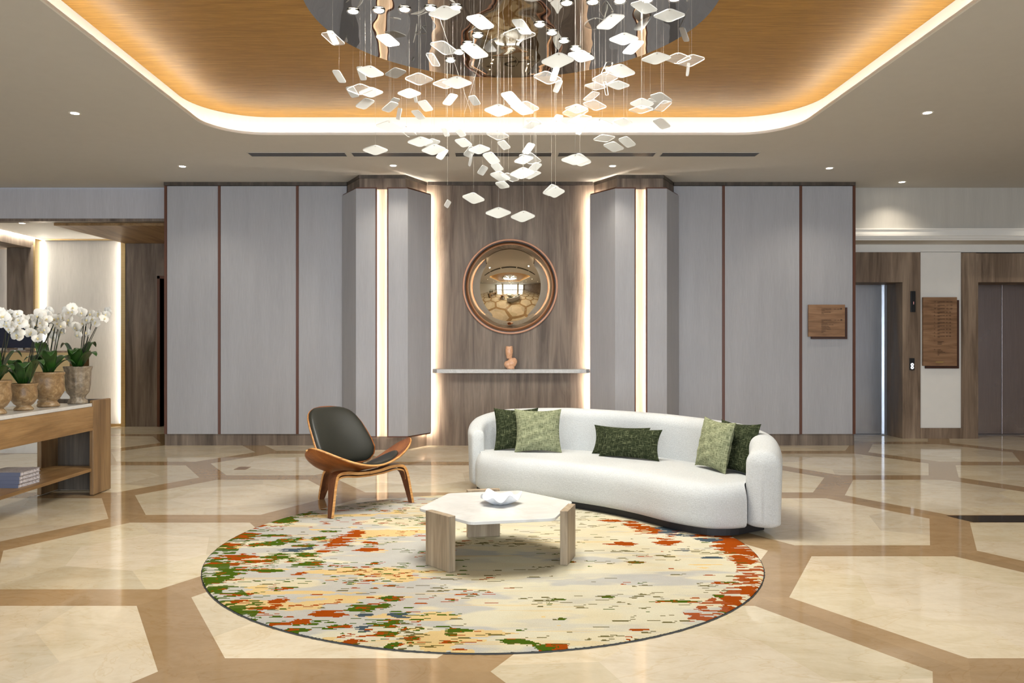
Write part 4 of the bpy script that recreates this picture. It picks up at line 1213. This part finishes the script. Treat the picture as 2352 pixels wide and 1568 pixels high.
def cushion(w, h, th, mat, pos, rz, lean, roll, label, group):
    mb = MB()
    def sh(a, b_, s):
        u, v = a * 2 - 1, b_ * 2 - 1
        x = u * w / 2 * (1 - 0.11 * (1 - v * v)); z = v * h / 2 * (1 - 0.11 * (1 - u * u))
        e = (max(0, 1 - abs(u) ** 2.4) * max(0, 1 - abs(v) ** 2.4)) ** 0.55
        wr = 0.006 * math.sin(9 * u + 3 * v) * (1 - v) * 0.5 * e + 0.004 * math.sin(14 * v - 5 * u) * e
        return (x, s * (th / 2 * e + 0.001) + wr, z + h / 2 + 0.012 * (v < -0.5) * 0)
    mb.grid(lambda a, b_: sh(a, b_, -1), 26, 26); mb.grid(lambda a, b_: sh(a, b_, 1), 26, 26)
    o = mb.build('cushion', mat, smooth=True, weld=True)
    o.matrix_world = Matrix.Translation(pos) @ Matrix.Rotation(rz, 4, 'Z') @ Matrix.Rotation(lean, 4, 'X') @ Matrix.Rotation(roll, 4, 'Y')
    tag(o, label, 'cushion', group)
    return o
R_ = math.radians
cushion(0.375, 0.355, 0.12, M['tweed_dark'], (0.225, 6.27, 0.334), R_(3), R_(-8), 0, 'dark green tweed square cushion tucked behind the sage one at the sofa left end', 'sofa cushions')
cushion(0.385, 0.355, 0.12, M['tweed_light'], (0.395, 6.13, 0.338), R_(-2), R_(-10), 0, 'sage green tweed square cushion at the sofa left end', 'sofa cushions')
cushion(0.47, 0.235, 0.10, M['tweed_dark'], (1.03, 5.99, 0.334), R_(-30), R_(-14), 0, 'dark green lumbar cushion at the sofa middle, the one behind', 'sofa cushions')
cushion(0.50, 0.24, 0.10, M['tweed_dark'], (1.065, 5.80, 0.338), R_(-34), R_(-16), 0, 'dark green lumbar cushion at the sofa middle, the one in front', 'sofa cushions')
cushion(0.37, 0.355, 0.12, M['tweed_dark'], (1.665, 5.20, 0.334), R_(-64), R_(-14), 0, 'dark green square cushion against the sofa right arm', 'sofa cushions')
cushion(0.37, 0.36, 0.12, M['tweed_light'], (1.535, 5.27, 0.338), R_(-72), R_(-12), R_(2), 'sage green square cushion leaning on the dark one at the sofa right end', 'sofa cushions')

# ------------------------------------------------------------------ coffee table
TC = (0.045, 4.334)
ct = thing('coffee_table', 'hexagonal white-topped coffee table on three grey oak slab legs', 'coffee table', (TC[0], TC[1], 0))
hexa = [(0.452 * math.cos(R_(11.5 + 60 * k)), 0.452 * math.sin(R_(11.5 + 60 * k))) for k in range(6)]
hp = []
for k in range(6):
    p0, p1, p2 = Vector(hexa[k-1]), Vector(hexa[k]), Vector(hexa[(k+1) % 6])
    for j in range(5):
        t_ = j / 4; a = p1 + (p0 - p1).normalized() * 0.03; c_ = p1 + (p2 - p1).normalized() * 0.03
        q = a.lerp(p1, t_).lerp(p1.lerp(c_, t_), t_); hp.append((q.x, q.y))
MB().prism(hp, 0.276, 0.293).build('tabletop', M['marble_white'], ct, bevel=0.003)
for k, a in enumerate((221.6, 341.6, 101.6)):
    lg = MB().box((0.3915, -0.103, RUGZ + 0.001), (0.4335, 0.103, 0.305)).build('leg', M['wood_table'], ct, bevel=0.0015)
    lg.rotation_euler = (0, 0, R_(a))
m, n, b = nt('white_bisque')
setp(b, color=(0.82, 0.84, 0.87), rough=0.45)
n.links.new(ramp(n, noise(n, (1, 1, 1), 3, 12.0), [(0.3, (0.66, 0.69, 0.74)), (0.7, (0.72, 0.74, 0.78))]), b.inputs['Base Color'])
def dish_fn(a, b_):
    q = 2 * PI * a; r = b_
    wob = 1 + r * r * (0.07 * math.sin(3 * q + 0.6) + 0.06 * math.sin(7 * q) + 0.05 * math.sin(5 * q + 2))
    rad = 0.112 * r * wob
    z = 0.004 + 0.044 * max(0, (r - 0.35) / 0.65) ** 1.4 + 0.012 * r ** 3 * (math.sin(6 * q + 1) + 0.8 * math.sin(4 * q)) + 0.006 * math.sin(9 * q) * r ** 2 * (1 - 0.4 * r)
    return (rad * math.cos(q), rad * math.sin(q) , max(0.003, z))
o = MB().grid(dish_fn, 90, 24, wrap=True).build('dish', m, smooth=True, solid=0.004, offset=1, loc=(0.062, 4.36, 0.2935))
tag(o, 'small crinkled white dish on the coffee table', 'dish')

# ------------------------------------------------------------------ console table with books
co = thing('console_table', 'long oak console table with white top and lower shelf at the left edge', 'console table', (-3.405, 5.3, 0))
OX, OY = -3.405, 5.3
def cb(x0, x1, y0, y1, z0, z1): return ((x0 - OX, y0 - OY, z0), (x1 - OX, y1 - OY, z1))
MB().box(*cb(-3.622, -3.188, 4.10, 6.068, 0.717, 0.743)).build('top_slab', M['marble_white'], co, bevel=0.002)
mb = MB(); mb.box(*cb(-3.206, -3.18, 4.10, 6.07, 0.526, 0.716)); mb.box(*cb(-3.626, -3.60, 4.10, 6.07, 0.526, 0.716)); mb.box(*cb(-3.60, -3.206, 4.10, 6.07, 0.526, 0.545))
mb.build('apron', M['wood_warm'], co)
MB().box(*cb(-3.60, -3.195, 4.10, 6.20, 0.195, 0.220)).build('lower_shelf', M['wood_warm'], co, bevel=0.001)
for ya, yb in ((6.072, 6.355), (3.95, 4.098)):
    mb = MB(); mb.box(*cb(-3.214, -3.178, ya, yb, 0.004, 0.765)).build('side_panel', [M['wood_warm_v']], co, bevel=0.008)
    mb = MB(); mb.box(*cb(-3.634, -3.598, ya, yb, 0.004, 0.765)).build('side_panel', [M['wood_warm_v']], co, bevel=0.008)
    yy = yb - 0.05 if ya > 5 else ya + 0.02
    MB().box(*cb(-3.598, -3.214, yy, yy + 0.03, 0.004, 0.760)).build('back_panel', M['wood_dark_in'], co)
m, n, b = nt('patterned_cover')
f = noise(n, (1, 1, 1), 3, 55.0, 0.8); f.node.inputs['Distortion'].default_value = 2
c = ramp(n, f, [(0.40, srgb(92, 82, 82)), (0.50, srgb(180, 176, 180)), (0.62, srgb(120, 108, 106))]); n.links.new(c, b.inputs['Base Color']); setp(b, rough=0.5)
cov = m
m, n, b = nt('woven_page_edge')
f = noise(n, (60, 60, 240), 3, 1.0, 0.7)
c = ramp(n, f, [(0.35, srgb(120, 116, 124)), (0.6, srgb(214, 210, 214))]); n.links.new(c, b.inputs['Base Color']); setp(b, rough=0.6)
pg = m
blue = plain('blue_spine', srgb(108, 116, 142), 0.4)
bn = ['bottom', 'second lowest', 'second highest', 'top']
for k in range(4):
    t = thing('book', '%s of four patterned books stacked on the console lower shelf' % bn[k], 'book', (-3.37 + 0.003 * (k % 2), 5.345, 0.2205 + 0.0268 * k), R_(-2 + k * 1.1), 'books on the console shelf')
    MB().box((-0.118, -0.118, 0.003), (0.118, 0.118, 0.0235)).build('pages', pg, t)
    mb = MB(); mb.box((-0.122, -0.122, 0), (0.122, 0.122, 0.003)); mb.box((-0.122, -0.122, 0.0235), (0.122, 0.122, 0.0265)); mb.box((-0.122, -0.1225, 0), (0.122, -0.1185, 0.0265))
    mb.m[12:] = [1] * 6; mb.build('cover', [cov, blue], t)

# ------------------------------------------------------------------ orchids
def pot_mat(name, a, b_, c_):
    m, n, b = nt(name)
    f = noise(n, (1, 1, 1), 6, 26.0, 0.65, 0.5); g = noise(n, (1, 1, 1), 4, 130.0, 0.7)
    c = ramp(n, f, [(0.3, a), (0.52, b_), (0.72, c_)])
    c = mix(n, c, ramp(n, g, [(0.45, (0.85, 0.85, 0.85)), (0.66, (1.0, 1.0, 1.0)), (0.72, (1.5, 1.5, 1.5))]), 0.8, 'MULTIPLY')
    n.links.new(c, b.inputs['Base Color']); setp(b, rough=0.38, spec=0.6); bump(n, b, f, 0.6, 0.004)
    return m
M['pot'] = pot_mat('crackle_glaze', srgb(112, 88, 58), srgb(152, 122, 84), srgb(184, 162, 126))
M['pot_grey'] = pot_mat('stone_glaze', srgb(96, 86, 74), srgb(142, 128, 108), srgb(178, 166, 148))
m, n, b = nt('orchid_leaf')
c = ramp(n, noise(n, (1, 1, 1), 3, 18.0), [(0.3, srgb(22, 52, 16)), (0.7, srgb(44, 86, 28))]); n.links.new(c, b.inputs['Base Color']); setp(b, rough=0.32)
M['leaf'] = m
M['stem'] = plain('dark_stem', srgb(38, 48, 22), 0.5)
M['stake'] = plain('black_stake', (0.012, 0.012, 0.010), 0.5)
M['soil'] = plain('bark_soil', (0.03, 0.022, 0.015), 0.9)
m, n, b = nt('white_petal')
setp(b, rough=0.6, sheen=0.2)
n.links.new(ramp(n, noise(n, (1, 1, 1), 2, 30.0), [(0.3, (0.80, 0.79, 0.74)), (0.7, (0.88, 0.87, 0.84))]), b.inputs['Base Color'])
b.inputs['Subsurface Weight'].default_value = 0.15
b.inputs['Subsurface Radius'].default_value = (0.01, 0.01, 0.008)
M['petal'] = m
M['lip'] = plain('yellow_lip', srgb(226, 212, 160), 0.6)
# one bloom, faces -Y
fb_ = MB()
def petal(mb, ang, ln, wd, cup, tw=0.0, y0=0.0):
    def fn(a, b_):
        u = a * 2 - 1; r = b_
        w = wd * math.sin(PI * min(1, r * 0.86 + 0.10)) ** 0.7
        x, z = u * w, r * ln
        y = y0 - cup * r * (1 - r) * 2 + 0.25 * abs(u) ** 2 * w + 0.3 * cup * r * r * 2
        return (x * math.cos(ang) - z * math.sin(ang), y + tw * u * w, x * math.sin(ang) + z * math.cos(ang))
    mb.grid(fn, 6, 6)
for a, ln, wd in ((0, 0.042, 0.017), (R_(128), 0.040, 0.016), (R_(-128), 0.040, 0.016)): petal(fb_, a, ln, wd, 0.010, 0, 0.002)
for a in (R_(72), R_(-72)): petal(fb_, a, 0.048, 0.030, 0.012, 0, -0.002)
k0 = len(fb_.f)
def lipfn(a, b_):
    q, p = 2 * PI * a, PI * (b_ - 0.5)
    return (0.007 * math.cos(q) * math.cos(p), -0.010 + 0.009 * math.sin(q) * math.cos(p), -0.006 + 0.010 * math.sin(p))
fb_.grid(lipfn, 8, 6, 1, wrap=True)
bloom0 = fb_.build('flower', [M['petal'], M['lip']], smooth=True)
bloom_me = bloom0.data
bpy.data.objects.remove(bloom0)
orn = random.Random(17)
def orchid(label, base, H, prof, flute, mat, flowers, stakes, nleaf, seed, lw=1.0):
    lw *= 1.15
    rn = random.Random(seed)
    t = thing('potted_orchid', label, 'potted orchid', base, 0, 'white orchids on the console table')
    ps = prof
    MB().lathe([(r, z) for r, z in ps], 48, flute=flute, famp=0.045 if flute else 0.0).build('pot', mat, t, smooth=True, weld=False)
    rim = ps[-4][0] if len(ps) > 4 else 0.09
    MB().lathe([(rim * 0.86, H - 0.025), (rim * 0.5, H - 0.012), (0.002, H - 0.008)], 24, cap=False).build('soil', M['soil'], t, smooth=True)
    for k in range(nleaf):
        az = 2 * PI * k / nleaf + rn.uniform(-0.3, 0.3)
        ln = rn.uniform(0.16, 0.23) * lw; wd = rn.uniform(0.034, 0.046) * lw; up = rn.uniform(0.08, 0.19)
        def leaf(a, b_):
            u = a * 2 - 1; r = b_
            w = wd * (math.sin(PI * min(1, 0.12 + r * 0.88)) ** 0.55) * (1 if r < 1 else 0.02)
            rad = 0.012 + 0.72 * ln * r * (1 - 0.12 * r); z = H - 0.012 + 1.35 * up * math.sin(r * 2.0) - 0.04 * r ** 2.6 + 0.12 * abs(u) * w
            x, y = rad, u * w
            return (x * math.cos(az) - y * math.sin(az), x * math.sin(az) + y * math.cos(az), z)
        MB().grid(leaf, 6, 14).build('leaf', M['leaf'], t, smooth=True, solid=0.0015)
    d = base[1]
    fl = []
    for fx, fy in flowers:
        dd = d + rn.uniform(-0.07, 0.07); w = P(fx / 5.6, 680 + fy / 5.6, dd); fl.append(w - Vector(base))
    groups = [[] for _ in stakes]
    tops = [P(sx / 5.6, 680 + sy / 5.6, d) - Vector(base) for sx, sy in stakes]
    for f_ in fl:
        i = min(range(len(tops)), key=lambda q: (tops[q] - f_).length); groups[i].append(f_)
    for i, tp in enumerate(tops):
        b0 = Vector((rn.uniform(-0.03, 0.03), rn.uniform(-0.03, 0.03), H - 0.02))
        mid = b0.lerp(tp, 0.5) + Vector((rn.uniform(-0.012, 0.012), 0, 0))
        MB().tube([b0, tp + Vector((0, 0.006, 0.01))], 0.0028, 6).build('stake', M['stake'], t)
        g = groups[i]
        if not g: continue
        g.sort(key=lambda q: (q - tp).length)
        pts = [b0 + Vector((0.008, -0.006, 0)), mid + Vector((0.01, -0.006, 0)), tp] + [q + Vector((0, 0.012, 0.004)) for q in g[::2]]
        MB().tube(catmull(pts, 5), 0.0022, 6).build('stem', M['stem'], t, smooth=True)
        for q in g:
            for rep in range(2):
                o = bpy.data.objects.new('flower', bloom_me); COL.objects.link(o); o.parent = t
                j = Vector((rn.uniform(-0.026, 0.026), rn.uniform(-0.03, 0.03), rn.uniform(-0.022, 0.022))) if rep else Vector((0, -0.01, 0))
                o.location = q + j
                o.rotation_euler = (rn.uniform(-0.4, 0.3), rn.uniform(-0.5, 0.5), rn.uniform(-0.9, 0.9)); s_ = rn.uniform(0.72, 0.95); o.scale = (s_,) * 3
    return t
TZ = 0.7435
def urn(R, H, foot=0.6):
    return [(R*0.62*1.0, 0), (R*0.70, 0.006), (R*0.68, H*0.07), (R*0.56, H*0.13), (R*0.50, H*0.17), (R*0.70, H*0.25), (R*0.93, H*0.42), (R*0.97, H*0.58), (R*0.92, H*0.78), (R*0.90, H*0.88), (R*1.0, H*0.95), (R*1.0, H*0.985), (R*0.97, H), (R*0.90, H), (R*0.86, H*0.9), (R*0.8, H*0.8)]
tallp = [(0.068, 0), (0.074, 0.008), (0.066, 0.03), (0.052, 0.045), (0.055, 0.06), (0.078, 0.09), (0.088, 0.14), (0.090, 0.2), (0.094, 0.26), (0.102, 0.288), (0.103, 0.297), (0.094, 0.297), (0.085, 0.27), (0.08, 0.25)]
orchid('white orchid in a tall fluted stone urn, farthest along the console table', (-3.275, 6.02, TZ), 0.297, tallp, 10, M['pot_grey'],
       [(1060,215),(1180,230),(1280,220),(1370,240),(1390,200),(1080,345),(990,385),(1160,480),(1010,500),(1240,330),(1135,310),(1350,290),(1000,430)], [(1070,400),(1115,250),(1170,370),(1290,300)], 6, 1, 1.0)
orchid('white orchid in the large round crackled urn, second farthest on the console', (-3.335, 5.72, TZ), 0.262, urn(0.112, 0.262), 0, M['pot'],
       [(700,290),(820,270),(880,200),(940,150),(905,310),(640,210),(720,430),(790,380),(820,460),(700,520),(600,230),(740,470),(860,190)], [(770,240),(810,340),(620,370),(700,420)], 7, 2, 1.05)
orchid('white orchid in the smallest crackled urn, between two larger ones', (-3.325, 5.40, TZ), 0.193, urn(0.091, 0.193), 0, M['pot'],
       [(330,300),(400,290),(500,260),(565,310),(320,380),(400,380),(400,480),(470,310),(540,460),(510,540),(590,430),(560,370)], [(475,320),(450,400),(685,380),(545,540)], 7, 3, 1.05)
orchid('white orchid in a crackled urn cut by the left picture edge', (-3.325, 5.08, TZ), 0.228, urn(0.105, 0.228), 0, M['pot'],
       [(20,200),(60,260),(130,240),(160,300),(60,370),(120,340),(235,230),(262,310),(180,440),(240,490),(20,340),(130,420),(200,400)], [(95,300),(130,440),(60,480)], 6, 4, 1.1)

# ------------------------------------------------------------------ reception desk behind the orchids
rd = thing('reception_desk', 'reception counter with brushed brass upper front behind the orchids', 'desk', (-5.6, 8.8, 0))
MB().box((-1.5, -0.30, 0), (0.88, 0.06, 0.70)).build('base', M['marble_white'], rd)
MB().box((-1.5, -0.33, 0.70), (0.90, 0.08, 1.13)).build('brass_front', M['brass'], rd)
MB().box((-1.52, -0.35, 1.13), (0.91, 0.10, 1.15)).build('counter', M['wood_portal'], rd, bevel=0.002)
scr = plain('dark_blue_screen_back', (0.008, 0.012, 0.035), 0.25)
for k, (x, lab) in enumerate(((-6.25, 'black monitor on the reception counter, at the left picture edge'), (-5.72, 'dark blue monitor on the reception counter, behind the smallest orchid'))):
    t = thing('monitor', lab, 'monitor', (x + (0.25 if k == 0 else 0.35), 8.66, 1.151), 0, 'reception monitors')
    MB().box((-0.25, -0.02, 0.03), (0.25, 0.02, 0.275)).build('screen', scr, t, bevel=0.006)
    MB().box((-0.03, 0.0, 0.008), (0.03, 0.03, 0.1)).build('neck', M['steel'], t)
    MB().box((-0.09, -0.05, 0), (0.09, 0.08, 0.008)).build('foot', M['steel'], t)

# small flat plate lying on the floor
t = MB().box((-0.058, -0.085, 0.0), (0.058, 0.085, 0.0015)).build('floor_plate', plain('dull_floor_plate', srgb(128, 104, 82), 0.35), loc=(-2.43, 7.44, 0.0002))
tag(t, 'small flat plate on the marble, left of the chair', 'floor socket')
